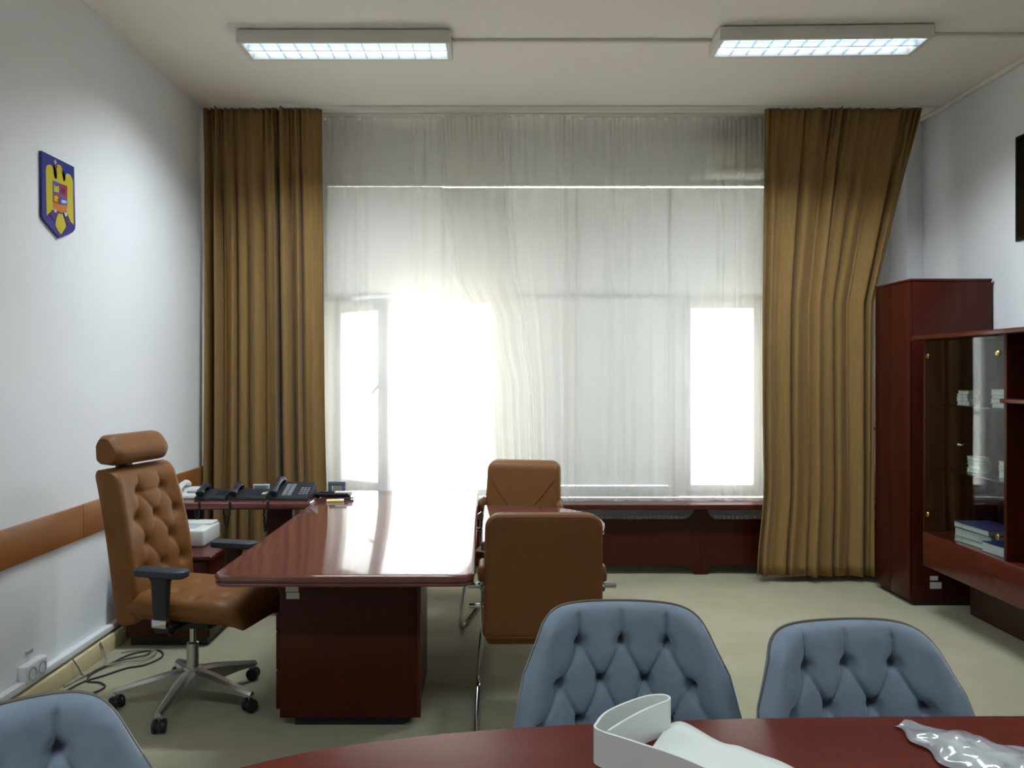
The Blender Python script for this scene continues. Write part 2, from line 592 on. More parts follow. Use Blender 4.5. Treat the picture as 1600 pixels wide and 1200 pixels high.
luminaire(-.885, 4.675, 1.27, 0, 'left of the two lit white fluorescent ceiling lights, above the desk')
luminaire(1.955, 4.62, 1.24, R(-1.6), 'right of the two lit white fluorescent ceiling lights, towards the brown right drapery')
luminaire(-.885, .45, 1.27, 0, 'added unseen fill light overhead at the left, built like the ceiling lights', power=.6)  # this and the next: unseen lamps added to brighten the foreground
luminaire(1.955, .45, 1.27, 0, 'added unseen fill light overhead at the right, built like the ceiling lights', power=.6)
cd = empty('cable_conduit', (0, 0, HC))
tag(cd, 'thin white cable duct on the ceiling joining the two lights', 'cable duct')
box('duct_run', -.25, 1.335, 4.685, 4.715, -.018, 0, 'metal_white', cd, bev=.003)
box('duct_run', 2.575, XR - .036, 4.60, 4.63, -.018, 0, 'metal_white', cd, bev=.003)

# ================================================================== radiator, cover, sill
sb = slab('window_sill_board', round_poly([(-1.95, 6.0), (3.31, 6.0), (3.31, 6.365), (-1.95, 6.365)], [.01] * 4, 3), edge_prof(.53, .57, False), 'mahog')
tag(sb, 'long dark red wooden sill board over the radiator cover', 'sill')
rc = empty('radiator_cover', (0, 6.1, 0))
tag(rc, 'dark red wooden radiator cover with curved cut-outs under the window', 'radiator cover')
posts = [-1.45, .10, 1.652, 3.2]
def arc(cx, cz, r, a0, a1, n=8):
    return [(cx + r * math.cos(R(a0 + (a1 - a0) * k / n)), cz + r * math.sin(R(a0 + (a1 - a0) * k / n))) for k in range(n + 1)]
for a, b in zip(posts[:-1], posts[1:]):
    r = .085
    pw = .052
    zt, zb = .438, .072
    pts = [(a + .001, 0), (a + pw, 0)]
    pts += arc(a + pw + .07, 0.0, .07, 178, 92, 6)[1:]
    pts += [(a + pw + .16, zb), (b - pw - .16, zb)]
    pts += arc(b - pw - .07, 0.0, .07, 88, 2, 6)[:-1]
    pts += [(b - pw, 0), (b - .001, 0), (b - .001, .53), (b - pw, .53)]
    pts += arc(b - pw - r, .438 + r, r, 0, -90, 6)
    pts += arc(a + pw + r, .438 + r, r, -90, -180, 6)
    pts += [(a + pw, .53), (a + .001, .53)]
    poly_plate('front_panel', pts, 0, .022, 'mahog_v', rc, axis='y')
ra = empty('radiator', (0, 0, 0))
tag(ra, 'white panel radiator behind the slots of the dark red cover', 'radiator')
for x0, x1 in ((-1.2, .0), (.25, 1.55), (1.75, 3.05)):
    box('radiator_panel', x0, x1, 6.17, 6.195, .1, .455, 'metal_white', ra, bev=.004)
    n = int((x1 - x0) / .035)
    boxes('convector_fins', [(x0 + .02 + k * .035, x0 + .034 + k * .035, 6.135, 6.17, .11, .46) for k in range(n)], 'metal_white', ra)

# ================================================================== drapery
def drape(name, xa, xb, y, ztop, zbot, nf, amp, seed, mat, nu=260, nv=44, thick=0.0, top_amp=.018, fold_mix=None, scallop=0.0, hem=0.0):
    """xa(v), xb(v): edges at height fraction v (0 top, 1 bottom)"""
    rnd = random.Random(seed)
    ph = [rnd.uniform(0, 6.28) for _ in range(8)]
    wgt = [rnd.uniform(.6, 1.2) for _ in range(8)]
    # irregular fold spacing through a warped coordinate
    V = []
    for j in range(nv):
        v = j / (nv - 1)
        z = ztop + (zbot - ztop) * v
        a, b = xa(v), xb(v)
        env = top_amp + (amp - top_amp) * smooth01(0.0, .35, v)
        for i in range(nu):
            u = i / (nu - 1)
            wu = u + .018 * math.sin(2 * math.pi * 2.1 * u + ph[0]) + .012 * math.sin(2 * math.pi * 4.3 * u + ph[1]) + .010 * v * math.sin(2 * math.pi * 1.3 * u + ph[2])
            big = math.sin(2 * math.pi * nf * wu + .5 * math.sin(2.5 * v + ph[3]))
            big = math.copysign(abs(big) ** .75, big)
            mid = math.sin(2 * math.pi * nf * 1.63 * wu + ph[4] + v * .8) * .45
            fine = math.sin(2 * math.pi * nf * 2.7 * wu + ph[5]) * (1 - smooth01(0, .22, v))
            m = 1 - smooth01(0, .18, v)
            f = (big * wgt[0] + mid) * (1 - .55 * m) + fine * .9 * m
            f *= (0.75 + .35 * math.sin(2 * math.pi * 1.7 * u + ph[6]))
            yy = y + env * f
            xx = a + (b - a) * u + .35 * env * math.cos(2 * math.pi * nf * wu + ph[7] * .2) * math.sin(math.pi * u)
            zz = z
            if scallop:
                zz -= scallop * (0.5 + .5 * math.sin(2 * math.pi * nf * u)) ** 6 * max(0, 1 - v * nv / 2)
            if hem:
                zz += hem * math.sin(2 * math.pi * nf * .5 * wu) * smooth01(.9, 1, v)
            V.append((xx, yy, zz))
    o = pyd(name, V, grid_faces(nu, nv), mat, angle=180, fix=False)
    if thick:
        md = o.modifiers.new('thickness', 'SOLIDIFY')
        md.thickness = thick
        md.offset = 0
    return o

lc = drape('drapery', lambda v: -2.215 + .02 * math.sin(3 * v), lambda v: -1.312 + .03 * v + .02 * smooth01(.6, 1, v), 5.885, HC - .005, .055, 8.6, .058, 11, 'drape', nu=340, thick=.003, top_amp=.026)
tag(lc, 'golden brown drapery hanging left of the window behind the phones', 'curtain')
def rx(v):
    return 3.29 - .36 * smooth01(0, .42, v) ** .9 if v < .42 else 2.93 - .012 * math.sin((v - .42) * 4)
rcur = drape('drapery', lambda v: 2.09 - .02 * math.sin(math.pi * min(1, v * 1.3)) - .02 * smooth01(.3, .8, v) - .05 * smooth01(.8, 1, v),
             lambda v: (3.29 - (3.29 - 2.94) * min(1, v / .42) if v < .42 else 2.94), 5.885, HC - .002, .05, 8.2, .058, 23, 'drape', nu=340, thick=.003, top_amp=.026)
tag(rcur, 'golden brown drapery right of the window, drawn aside behind the tall cabinet', 'curtain')

def lerp_pts(pts, v):
    for (v0, x0), (v1, x1) in zip(pts[:-1], pts[1:]):
        if v <= v1:
            t = (v - v0) / (v1 - v0)
            t = t * t * (3 - 2 * t)
            return x0 + (x1 - x0) * t
    return pts[-1][1]

SG = 'white sheer curtains'
s1 = drape('sheer_curtain', lambda v: -1.5, lambda v: .12 + .05 * v, 6.092, HC - .014, .592, 12, .011, 5, 'sheer', nu=300, nv=40, top_amp=.010, scallop=.022, hem=.004)
tag(s1, 'white sheer curtain in front of the open left window', 'sheer curtain', SG)
s2 = drape('sheer_curtain', lambda v: lerp_pts([(0, -.42), (.2, -.38), (.40, -.30), (.55, -.12), (.72, -.01), (1, .03)], v), lambda v: .585 + .01 * v, 6.04, HC - .014, .590, 9, .011, 6, 'sheer', nu=260, nv=40, top_amp=.010, scallop=.022, hem=.004)
tag(s2, 'white sheer curtain with a swept-back edge behind the tan far chair', 'sheer curtain', SG)
s3 = drape('sheer_curtain', lambda v: .565 + .005 * v, lambda v: 2.35, 6.085, HC - .014, .590, 16, .012, 8, 'sheer', nu=380, nv=40, top_amp=.010, scallop=.022, hem=.004)
tag(s3, 'white sheer curtain in front of the right window beside the brown drapery', 'sheer curtain', SG)

# ================================================================== air conditioner behind the sheer
ac = empty('air_conditioner', (2.2, 6.16, 3.2))
tag(ac, 'white wall air conditioner seen faintly through the sheer at top right', 'air conditioner')
slab('body', round_poly([(-.45, 0), (.45, 0), (.45, .28), (-.45, .28)], .03, 5), [(.03, 0), (.008, .008), (0, .03), (0, .2)], 'metal_white', ac, axis='y')
boxes('air_outlet', [(-.40, .40, -.004, .01, .035, .045), (-.40, .40, -.004, .01, .058, .064)], 'black', ac)
box('mount_bracket', -.3, .3, .19, .235, .05, .2, 'metal_white', ac)

# ================================================================== executive desk
DZ = .76
dk = empty('executive_desk', (0, 0, 0))
tag(dk, 'large dark red executive desk with polished top and drawer pedestal', 'desk')
slab('desktop', round_poly([(-1.175, 3.175), (-.076, 3.175), (-.098, 5.50), (-1.175, 5.50)], [.085, .07, .05, .02], 8), edge_prof(.712, DZ), 'mahog_top', dk)
ped = box('pedestal', -.963, -.342, 3.47, 4.0, .042, .712, 'mahog_v', dk, bev=.003)
box('plinth', -.90, -.40, 3.495, 3.98, .0, .042, 'black', dk, bev=0)
box('edge_strip', -.342, -.326, 3.47, 3.50, .042, .712, 'mahog', dk, bev=.004)
for k, (a, b) in enumerate(((.07, .245), (.25, .42), (.425, .50))):
    d = box('drawer_front', -.988, -.964, 3.495, 3.985, a, b, 'mahog_v', dk, bev=.006)
    tube('drawer_handle', [(-.99, 3.68, (a + b) / 2), (-1.01, 3.69, (a + b) / 2), (-1.01, 3.83, (a + b) / 2), (-.99, 3.84, (a + b) / 2)], .004, 'gold', d, n=8)
box('back_panel', -.90, -.348, 4.03, 4.055, .14, .712, 'mahog_v', dk, bev=.002)
box('end_panel', -1.08, -.50, 5.32, 5.36, 0, .712, 'mahog_v', dk, bev=.002)
box('inventory_label', -.936, -.878, 3.4685, 3.4705, .612, .636, 'label', dk, bev=0)
box('inventory_label', -.933, -.874, 3.4685, 3.4705, .580, .609, 'label', dk, bev=0)

# phone return table
rt = empty('side_table', (0, 0, 0))
tag(rt, 'narrow dark red side table carrying the row of phones', 'table')
slab('tabletop', round_poly([(-2.18, 4.98), (-1.18, 4.98), (-1.18, 5.50), (-2.18, 5.50)], [.01, .01, .01, .01], 4), edge_prof(.712, DZ, False), 'mahog_top', rt)
box('leg_panel', -1.50, -1.335, 5.12, 5.15, 0, .712, 'mahog_v', rt, bev=.002)
box('leg_panel', -2.12, -2.0, 5.30, 5.33, 0, .712, 'mahog_v', rt, bev=.002)
box('leg_panel', -1.245, -1.19, 5.2, 5.23, 0, .712, 'mahog_v', rt, bev=.002)

# meeting extension with a rounded end
mt = empty('meeting_table', (0, 0, 0))
tag(mt, 'small dark red meeting table with a rounded end between the tan chairs', 'table')
ol = [Vector((-.062, 4.95)), Vector((-.062, 3.87))]
for k in range(0, 25):
    a = -90 + 180 * k / 24
    ol.append(Vector((.08 + .56 * max(0, math.cos(R(a))) ** .8, 4.41 + .54 * math.sin(R(a)))))
slab('tabletop', ol, edge_prof(.705, .75), 'mahog_top', mt)
box('leg_panel', .10, .40, 4.74, 4.775, 0, .705, 'mahog_v', mt, bev=.003)
box('stretcher', -.05, .10, 4.745, 4.77, .55, .705, 'mahog_v', mt, bev=.003)

# low cabinet and printer
lcab = empty('low_cabinet', (0, 0, 0))
tag(lcab, 'low dark red cabinet under the side table carrying the printer', 'cabinet')
slab('cabinet_top', round_poly([(-2.17, 4.48), (-1.64, 4.48), (-1.64, 4.965), (-2.17, 4.965)], .012, 4), edge_prof(.505, .53, False), 'mahog', lcab)
box('body', -2.15, -1.66, 4.50, 4.955, .05, .505, 'mahog_v', lcab, bev=.003)
box('door', -2.14, -1.91, 4.485, 4.50, .06, .495, 'mahog_v', lcab, bev=.004)
box('door', -1.90, -1.67, 4.485, 4.50, .06, .495, 'mahog_v', lcab, bev=.004)
box('plinth', -2.13, -1.68, 4.52, 4.94, 0, .05, 'black', lcab, bev=0)
pr = empty('printer', (-1.945, 4.86, .53))
tag(pr, 'white laser printer on the low cabinet behind the armchair', 'printer')
box('body', -.17, .17, -.14, .15, 0, .105, 'printer', pr, bev=.015, seg=3)
box('output_tray', -.12, .10, -.10, .06, .103, .108, 'key', pr, bev=.002)
box('paper_slot', -.11, .09, -.143, -.135, .03, .045, 'black', pr, bev=.002)
box('top_cover', -.16, .16, .02, .14, .10, .12, 'printer', pr, bev=.01, seg=3)

# ================================================================== executive chair
def cushion(name, outline_fn, nu, nv, front, back, mat, parent, tuft=None):
    """closed cushion from a front and back height field. front(u,v)->Vector, back(u,v)->Vector"""
    V = []
    for j in range(nv):
        for i in range(nu):
            V.append(front(i / (nu - 1), j / (nv - 1)))
    off = len(V)
    for j in range(nv):
        for i in range(nu):
            V.append(back(i / (nu - 1), j / (nv - 1)))
    F = grid_faces(nu, nv) + grid_faces(nu, nv, off, True)
    ring = [i for i in range(nu)] + [j * nu + nu - 1 for j in range(1, nv)] + [(nv - 1) * nu + i for i in range(nu - 2, -1, -1)] + [j * nu for j in range(nv - 2, 0, -1)]
    for k in range(len(ring)):
        a, b = ring[k], ring[(k + 1) % len(ring)]
        F.append((a, off + a, off + b, b))
    return pyd(name, V, F, mat, parent, angle=70)

def pillow_edge(u, v, e=.12, p=2.2):
    """1 inside, falls to 0 at the border"""
    du = min(u, 1 - u) / e
    dv = min(v, 1 - v) / e
    f = lambda d: 1.0 if d >= 1 else (1 - (1 - d) ** p) ** (1 / p)
    return f(du) * f(dv)

ch = empty('executive_chair', (-1.465, 3.75, 0), R(-13))
tag(ch, 'tan leather high-back swivel armchair with headrest and chrome five-star base', 'office chair')
# --- backrest (local +x forward, +y far side)
BW = .25
bt = []          # button positions in (s, z)
for k, z in enumerate([1.02, .90, .78, .66]):
    bt += [(-.075, z), (.105, z)] if k % 2 == 0 else [(-.125, z), (.02, z), (.165, z)]
segs = []
for i, a in enumerate(bt):
    for b in bt[i + 1:]:
        if abs(abs(a[1] - b[1]) - .12) < .01 and abs(a[0] - b[0]) < .12:
            segs.append((a, b))
segs += [((-.075, 1.02), (-.06, 1.09)), ((.105, 1.02), (.09, 1.09)), ((-.075, 1.02), (.105, 1.02))]
def back_spine(z):
    t = (z - .42) / (1.145 - .42)
    x = -.235 - .13 * t + .05 * math.sin(math.pi * t * .95) * .6
    return x
def back_w(z):
    t = (z - .42) / (1.145 - .42)
    return BW * (.93 + .07 * math.sin(math.pi * min(1, t * 1.1)))
def tuft_h(s, z):
    d = min(math.hypot(s - b[0], z - b[1]) for b in bt)
    h = -.016 * math.exp(-(d / .026) ** 2) - .010 * math.exp(-d / .05)
    ds = min(seg_dist(s, z, a, b) for a, b in segs)
    h -= .0032 * math.exp(-(ds / .008) ** 2) + .0035 * math.exp(-ds / .03)
    return h
def bf(u, v):
    z = .42 + .725 * v
    s_ = (u * 2 - 1) * back_w(z)
    e = pillow_edge(u, v, .10)
    inner = smooth01(0, .10, min(u, 1 - u)) * smooth01(0, .06, min(v, 1 - v))
    wing = .02 * abs(u * 2 - 1) ** 4
    cr = .97 + .03 * e
    return Vector((back_spine(z) + .035 + .055 * e + wing + tuft_h(s_, z) * inner, s_ * cr, z - (1 - e) * .006 * (1 if v > .5 else -1)))
def bb_(u, v):
    z = .42 + .725 * v
    s_ = (u * 2 - 1) * back_w(z)
    e = pillow_edge(u, v, .08)
    return Vector((back_spine(z) + .02 - .05 * e, s_, z))
cushion('backrest', None, 70, 92, bf, bb_, 'tan', ch)
# headrest: wedge-shaped pillow
hp = round_poly([(-.395, 1.165), (-.275, 1.155), (-.262, 1.225), (-.315, 1.30), (-.375, 1.305), (-.40, 1.26)], [.025, .045, .05, .05, .03, .04], 7)
V, F = [], []
nw = 16
for j in range(nw + 1):
    t = j / nw
    yy = -.195 + .39 * t
    e = min(t, 1 - t) / .10
    sca = 1 if e >= 1 else .80 + .20 * (1 - (1 - e) ** 2) ** .5
    cx_, cz_ = -.333, 1.23
    for p in hp:
        V.append((cx_ + (p.x - cx_) * sca, yy, cz_ + (p.y - cz_) * sca))
n = len(hp)
for j in range(nw):
    for k in range(n):
        F.append((j * n + k, j * n + (k + 1) % n, (j + 1) * n + (k + 1) % n, (j + 1) * n + k))
F.append(tuple(range(n)))
F.append(tuple(nw * n + k for k in range(n))[::-1])
pyd('headrest', V, F, 'tan', ch, angle=50)
box('headrest_bracket', -.40, -.375, -.05, .05, 1.02, 1.20, 'black', ch, bev=.006)
# seat
sbt = [(-.02, -.09), (-.02, .09), (.12, 0), (.12, -.17), (.12, .17), (.24, -.09), (.24, .09)]
def seat_w(x):
    t = (x + .24) / .64
    return .245 * (1 - .16 * smooth01(.75, 1.02, t)) * (.94 + .06 * smooth01(0, .2, t))
def sft(u, v):
    x = -.24 + .64 * v
    s_ = (u * 2 - 1) * seat_w(x)
    e = pillow_edge(u, v, .13)
    d = min(math.hypot(x - b[0], s_ - b[1]) for b in sbt)
    t = -.013 * math.exp(-(d / .03) ** 2) - .007 * math.exp(-d / .05)
    dip = -.055 * smooth01(.74, 1.0, v) ** 1.5
    return Vector((x, s_, .495 + .065 * e + t * smooth01(0, .1, min(u, 1 - u, v, 1 - v)) + dip + .012 * (1 - v)))
def sbk(u, v):
    x = -.24 + .62 * v
    s_ = (u * 2 - 1) * seat_w(x) * .96
    e = pillow_edge(u, v, .1)
    return Vector((x, s_, .485 - .03 * e - .02 * smooth01(.8, 1, v)))
cushion('seat', None, 56, 66, sft, sbk, 'tan', ch)
for sy in (-1, 1):
    y = sy * .295
    pad = slab('arm_pad', round_poly([(-.085, y - .045), (.175, y - .045), (.175, y + .045), (-.085, y + .045)], [.03, .04, .04, .03], 5),
               [(.012, .685), (.002, .692), (0, .705), (.004, .716), (.016, .722)], 'armpad', ch)
    slab('arm_upright', round_poly([(-.005, y - .02), (.085, y - .02), (.085, y + .02), (-.005, y + .02)], .015, 4),
         [(.012, .46), (.006, .55), (0, .66), (-.012, .688)], 'black', ch)
    box('arm_collar', .003, .079, y - .019, y + .019, .455, .495, 'chrome', ch, bev=.006)
    box('arm_bracket', .0, .08, min(y, sy * .10), max(y, sy * .10), .425, .457, 'black', ch, bev=.01)
box('tilt_mechanism', -.17, .16, -.11, .11, .385, .455, 'black', ch, bev=.02)
tube('tilt_lever', [(.04, -.10, .42), (.05, -.2, .415), (.055, -.25, .41)], .007, 'black', ch)
tube('back_bar', [(-.14, 0, .42), (-.27, 0, .42), (-.305, 0, .5), (-.33, 0, .7)], .022, 'black', ch, n=10)
lathe('gas_column', [(.014, .26), (.014, .39), (.02, .395)], 'chrome', ch, n=16)
lathe('column_sleeve', [(.028, .105), (.028, .285), (.022, .29), (.014, .292)], 'alu', ch, n=20)
lathe('base_hub', [(.03, .055), (.045, .07), (.05, .12), (.042, .165), (.03, .17)], 'alu', ch, n=20)
for k in range(5):
    a = R(195 + 13 + 72 * k)
    ca, sa = math.cos(a), math.sin(a)
    Vv, Ff = [], []
    for r_, hw, zt, zb in ((.02, .036, .165, .075), (.12, .034, .15, .078), (.24, .026, .122, .080), (.335, .021, .100, .076), (.352, .016, .096, .078)):
        for (yy, zz) in ((-hw, zb), (hw, zb), (hw, zt - .012), (hw * .45, zt), (-hw * .45, zt), (-hw, zt - .012)):
            Vv.append((r_ * ca - yy * sa, r_ * sa + yy * ca, zz))
    for i in range(4):
        for q in range(6):
            Ff.append((i * 6 + q, i * 6 + (q + 1) % 6, (i + 1) * 6 + (q + 1) % 6, (i + 1) * 6 + q))
    Ff += [tuple(range(6))[::-1], tuple(24 + q for q in range(6))]
    pyd('base_arm', Vv, Ff, 'alu', ch, angle=30)
    cx_, cy_ = .338 * ca, .338 * sa
    ce_ = empty('caster', (cx_, cy_, 0), a + R(40 + 60 * k), ch)
    tube('caster_stem', [(0, 0, .05), (0, 0, .075)], .007, 'chrome', ce_)
    for sx in (-1, 1):
        lathe('caster_wheel', [(.012, sx * .008), (.028, sx * .009), (.032, sx * .016), (.029, sx * .027), (.012, sx * .029)], 'black', ce_, n=18, center=(0, 0, .032), axis='x')
    slab('caster_hood', [Vector(p) for p in [(-.03, .03), (.0, .026), (.03, .03), (.022, .05), (0, .056), (-.022, .05)]], [(0, -.008), (0, .008)], 'black', ce_, axis='x')

# ================================================================== tan visitor chairs
def visitor_chair(loc, rz, label):
    """local: faces +y; backrest at y=0; width along x"""
    e = empty('visitor_chair', (loc[0], loc[1], 0), rz)
    tag(e, label, 'chair', 'tan leatherette visitor chairs')
    hw = .262
    z0, z1 = .435, 1.0
    lean = .10
    ol = round_poly([(-hw, z0), (hw, z0), (hw * .955, z1), (-hw * .955, z1)], [.03, .03, .065, .065], 7)
    def lay(prof):
        V, F = [], []
        N = len(ol)
        for ins, h in prof:
            for p in offset_poly(ol, ins):
                V.append((p.x, h - lean * (p.y - z0) / (z1 - z0), p.y))
        for i in range(len(prof) - 1):
            for k in range(N):
                k2 = (k + 1) % N
                F.append((i * N + k, i * N + k2, (i + 1) * N + k2, (i + 1) * N + k))
        F.append(tuple(range(N))[::-1])
        F.append(tuple((len(prof) - 1) * N + k for k in range(N)))
        return V, F
    V, F = lay([(.03, -.012), (.012, -.008), (.0, .004), (0, .03), (.004, .038), (.0, .046), (.004, .075), (.02, .092), (.045, .099), (.06, .100)])
    back = pyd('backrest', V, F, 'tan_vis', e, angle=60)
    yv = lambda z, h: h - lean * (z - z0) / (z1 - z0)
    # stitched seams on the front, a welt on the rear
    sp = [[(-hw * .84, yv(.88, .1005), .88), (-.13, yv(.76, .1015), .76), (0, yv(.62, .1015), .62)], [(hw * .84, yv(.88, .1005), .88), (.13, yv(.76, .1015), .76), (0, yv(.62, .1015), .62)]]
    tubes('stitched_seam', sp, .0028, 'tan_seam', back, n=6)
    N = len(ol)
    welt = [(p.x, yv(p.y, -.007), p.y) for p in offset_poly(ol, .012)]
    tube('welt', welt, .0035, 'tan_vis', back, n=6, closed=True)
    # seat
    so = round_poly([(-.25, .03), (.25, .03), (.25, .50), (-.25, .50)], [.03, .03, .07, .07], 6)
    slab('seat', so, [(.03, .395), (.01, .40), (0, .415), (0, .445), (.012, .468), (.03, .478), (.028, .480)], 'tan_vis', e, angle=60)
    for sx in (-1, 1):
        xb, xt = sx * .292, sx * .262
        path = catmull([(xb * .99, -.10, .014), (xb, .1, .014), (xb, .42, .014), (xb, .53, .016), (xb * .998, .565, .05), (xb * .985, .555, .12), (xt * 1.02, .50, .36), (xt, .47, .53), (xt * 1.0, .44, .635), (xt, .38, .655), (xt, .15, .655), (xt, .0, .655)], 6)
        tube('frame_tube', path, .0125, 'chrome', e, n=10)
        tube('arm_stub', [(sx * .15, .06, .655), (sx * .33, .06, .655)], .013, 'chrome', e, n=10)
        tube('seat_stub', [(sx * .15, .12, .545), (sx * .325, .12, .545)], .012, 'chrome', e, n=10)
        box('arm_plate', sx * .27 - .004, sx * .27 + .004, .09, .12, .43, .66, 'chrome', e, bev=.002)
        slab('arm_pad', round_poly([(sx * .264 - .021, .0), (sx * .264 + .021, .0), (sx * .264 + .021, .17), (sx * .264 - .021, .17)], .018, 4),
             [(.012, .682), (.002, .69), (0, .715), (.006, .745), (.02, .755)], 'tan_vis', e, angle=50)
        box('arm_spacer', sx * .264 - .012, sx * .264 + .012, .05, .07, .655, .69, 'chrome', e, bev=.003)
    tube('cross_bar', [(-.289, -.09, .014), (.289, -.09, .014)], .011, 'chrome', e, n=10)
    tube('seat_rail', [(-.265, .46, .39), (.265, .46, .39)], .011, 'chrome', e, n=10)
    return e
visitor_chair((.218, 3.36), R(0), 'tan visitor chair with its back to the viewer at the small table')
visitor_chair((.203, 5.235), R(180 - 12), 'tan visitor chair facing the viewer by the window, farther of the pair')

# ================================================================== blue tufted chairs
def tub_chair(loc, rz, label):
    """local: faces -y (towards the viewer); back centre at origin"""
    e = empty('tufted_chair', (loc[0], loc[1], 0), rz)
    tag(e, label, 'chair', 'grey-blue tufted velvet chairs')
    z0, zt = .40, .898
    B = []
    for k, (zz, n_) in enumerate(((.792, 3), (.683, 4), (.574, 5), (.465, 4))):
        for i in range(n_):
            B.append(((i - (n_ - 1) / 2) * .138, zz))
    S = []
    for i, a in enumerate(B):
        for b in B[i + 1:]:
            if .09 < abs(a[1] - b[1]) < .125 and abs(a[0] - b[0]) < .08:
                S.append((a, b))
    for x in (-.138, 0, .138):
        S.append(((x, .792), (x * 1.02, .9)))
    def W(z):
        return .356 - .096 * (z - z0) / (zt - z0)
    def ztop(s_):
        return zt - .004 * s_ * s_ - .062 * abs(s_) ** 7
    def pos(s_, t, off):
        z = z0 + t * (ztop(s_) - z0)
        x = s_ * W(z) * (1 - .10 * max(0, t - .75) / .25 * abs(s_) ** 6)
        # concave plan: the wings come forward; back leans away
        cv_ = .17 - .095 * (z - z0) / (zt - z0)
        yb = -cv_ * abs(s_) ** 2.4 + .09 * (z - z0) / (zt - z0)
        # normal in plan
        dy = -cv_ * 2.4 * abs(s_) ** 1.4 * (1 if s_ >= 0 else -1) / W(z)
        nx, ny = dy, -1.0
        L = math.hypot(nx, ny)
        return Vector((x + nx / L * off * -1 * (-1), yb + ny / L * off, z))
    def dimple(x, z):
        d = min(math.hypot(x - b[0], z - b[1]) for b in B)
        ds = min(seg_dist(x, z, a, b) for a, b in S)
        return -.036 * math.exp(-(d / .017) ** 2) - .017 * math.exp(-d / .03) - .0085 * math.exp(-(ds / .0055) ** 2) - .010 * math.exp(-ds / .022)
    def fr(u, v):
        s_ = u * 2 - 1
        z = z0 + v * (ztop(s_) - z0)
        x = s_ * W(z)
        ed = min(min(u, 1 - u) / .07, (1 - v) / .09)
        e_ = 1 if ed >= 1 else (1 - (1 - ed) ** 2) ** .5
        return pos(s_, v, .012 + .038 * e_ + dimple(x, z) * smooth01(0, .8, ed))
    def bk(u, v):
        s_ = u * 2 - 1
        return pos(s_, v, -.012)
    bo = cushion('backrest', None, 128, 100, fr, bk, 'velvet', e)
    for b in B[:7]:
        s_ = b[0] / W(b[1])
        p = fr((s_ + 1) / 2, (b[1] - z0) / (ztop(s_) - z0))
        lathe('button', [(.001, -.004), (.007, -.003), (.009, 0), (.006, .003)], 'velvet_btn_shade', e, n=10, center=(p.x, p.y, p.z), axis='y')
    rim = [pos(-1, k / 24, .0) for k in range(0, 25)] + [pos(-1 + 2 * k / 60, 1, .0) for k in range(1, 60)] + [pos(1, 1 - k / 24, .0) for k in range(0, 25)]
    rim = [p + Vector((0, .008, .0)) for p in rim]
    tube('edge_piping', rim, .0055, 'bronze', e, n=8)
    so = round_poly([(-.27, -.50), (.27, -.50), (.30, -.02), (-.30, -.02)], [.1, .1, .05, .05], 6)
    slab('seat', so, [(.03, .33), (.01, .34), (0, .37), (0, .42), (.015, .45), (.035, .463), (.045, .465)], 'velvet', e, angle=60)
    for sx in (-1, 1):
        for yy, lean in ((-.42, -.03), (-.06, .05)):
            tube('leg', [(sx * .20, yy, .34), (sx * .25, yy + lean, 0.0)], [.016, .009], 'black', e, n=10)
    return e
tub_chair((.388, 2.27), R(-1), 'grey-blue tufted velvet chair at the middle, behind the white foam roll')
tub_chair((.985, 2.09), R(7), 'grey-blue tufted velvet chair at the right, behind the plastic bag')
tub_chair((-1.003, 1.53), R(46), 'grey-blue tufted velvet chair cut off at the lower left corner')

# ================================================================== conference table
ct = empty('conference_table', (0, 0, 0))
tag(ct, 'polished dark red oval conference table in the foreground', 'table')
ol = []
cx_, cy_, a_, b_, n_ = 1.75, 1.17, 2.50, .745, 3.4
for k in range(96):
    t = 2 * math.pi * k / 96
    c_, s_ = math.cos(t), math.sin(t)
    ol.append(Vector((cx_ + a_ * math.copysign(abs(c_) ** (2 / n_), c_), cy_ + b_ * math.copysign(abs(s_) ** (2 / n_), s_))))
ol = [Vector((min(p.x, XR - .12), p.y)) for p in ol]
slab('tabletop', ol, edge_prof(.71, .75), 'mahog_conf', ct)
for x in (.35, 2.6):
    box('pedestal', x - .3, x + .3, .95, 1.4, .03, .71, 'mahog_v', ct, bev=.01)
    box('foot', x - .35, x + .35, .85, 1.5, 0, .03, 'black', ct, bev=.005)

# white foam roll standing on the table
fz0, fz1 = .7515, .83
loop = catmull([(.58, 1.30), (.40, 1.52), (.30, 1.605), (.228, 1.662), (.232, 1.70), (.262, 1.752), (.315, 1.80), (.368, 1.835), (.404, 1.843), (.420, 1.832), (.414, 1.812), (.388, 1.792), (.335, 1.752), (.285, 1.712), (.252, 1.682)], 8)
fr_ = empty('foam_roll', (0, 0, 0))
tag(fr_, 'white foam sheet curled into an upright loop on the table', 'foam sheet')
V, F = [], []
N = len(loop)
th = .0028
for i, p in enumerate(loop):
    t = (loop[min(i + 1, N - 1)] - loop[max(i - 1, 0)])
    nrm = Vector((-t.y, t.x)).normalized()
    hgt = fz1 - .006 * smooth01(.0, .35, 1 - i / N) * 0 - .012 * smooth01(N * .8, N, i)
    for (sd, z) in ((-th, fz0), (-th, hgt - .001), (-th * .5, hgt), (th * .5, hgt), (th, hgt - .001), (th, fz0)):
        V.append((p.x + nrm.x * sd, p.y + nrm.y * sd, z))
for i in range(N - 1):
    for k in range(6):
        F.append((i * 6 + k, i * 6 + (k + 1) % 6, (i + 1) * 6 + (k + 1) % 6, (i + 1) * 6 + k))
F += [tuple(range(6))[::-1], tuple((N - 1) * 6 + k for k in range(6))]
pyd('curled_band', V, F, 'foam', fr_, angle=50)
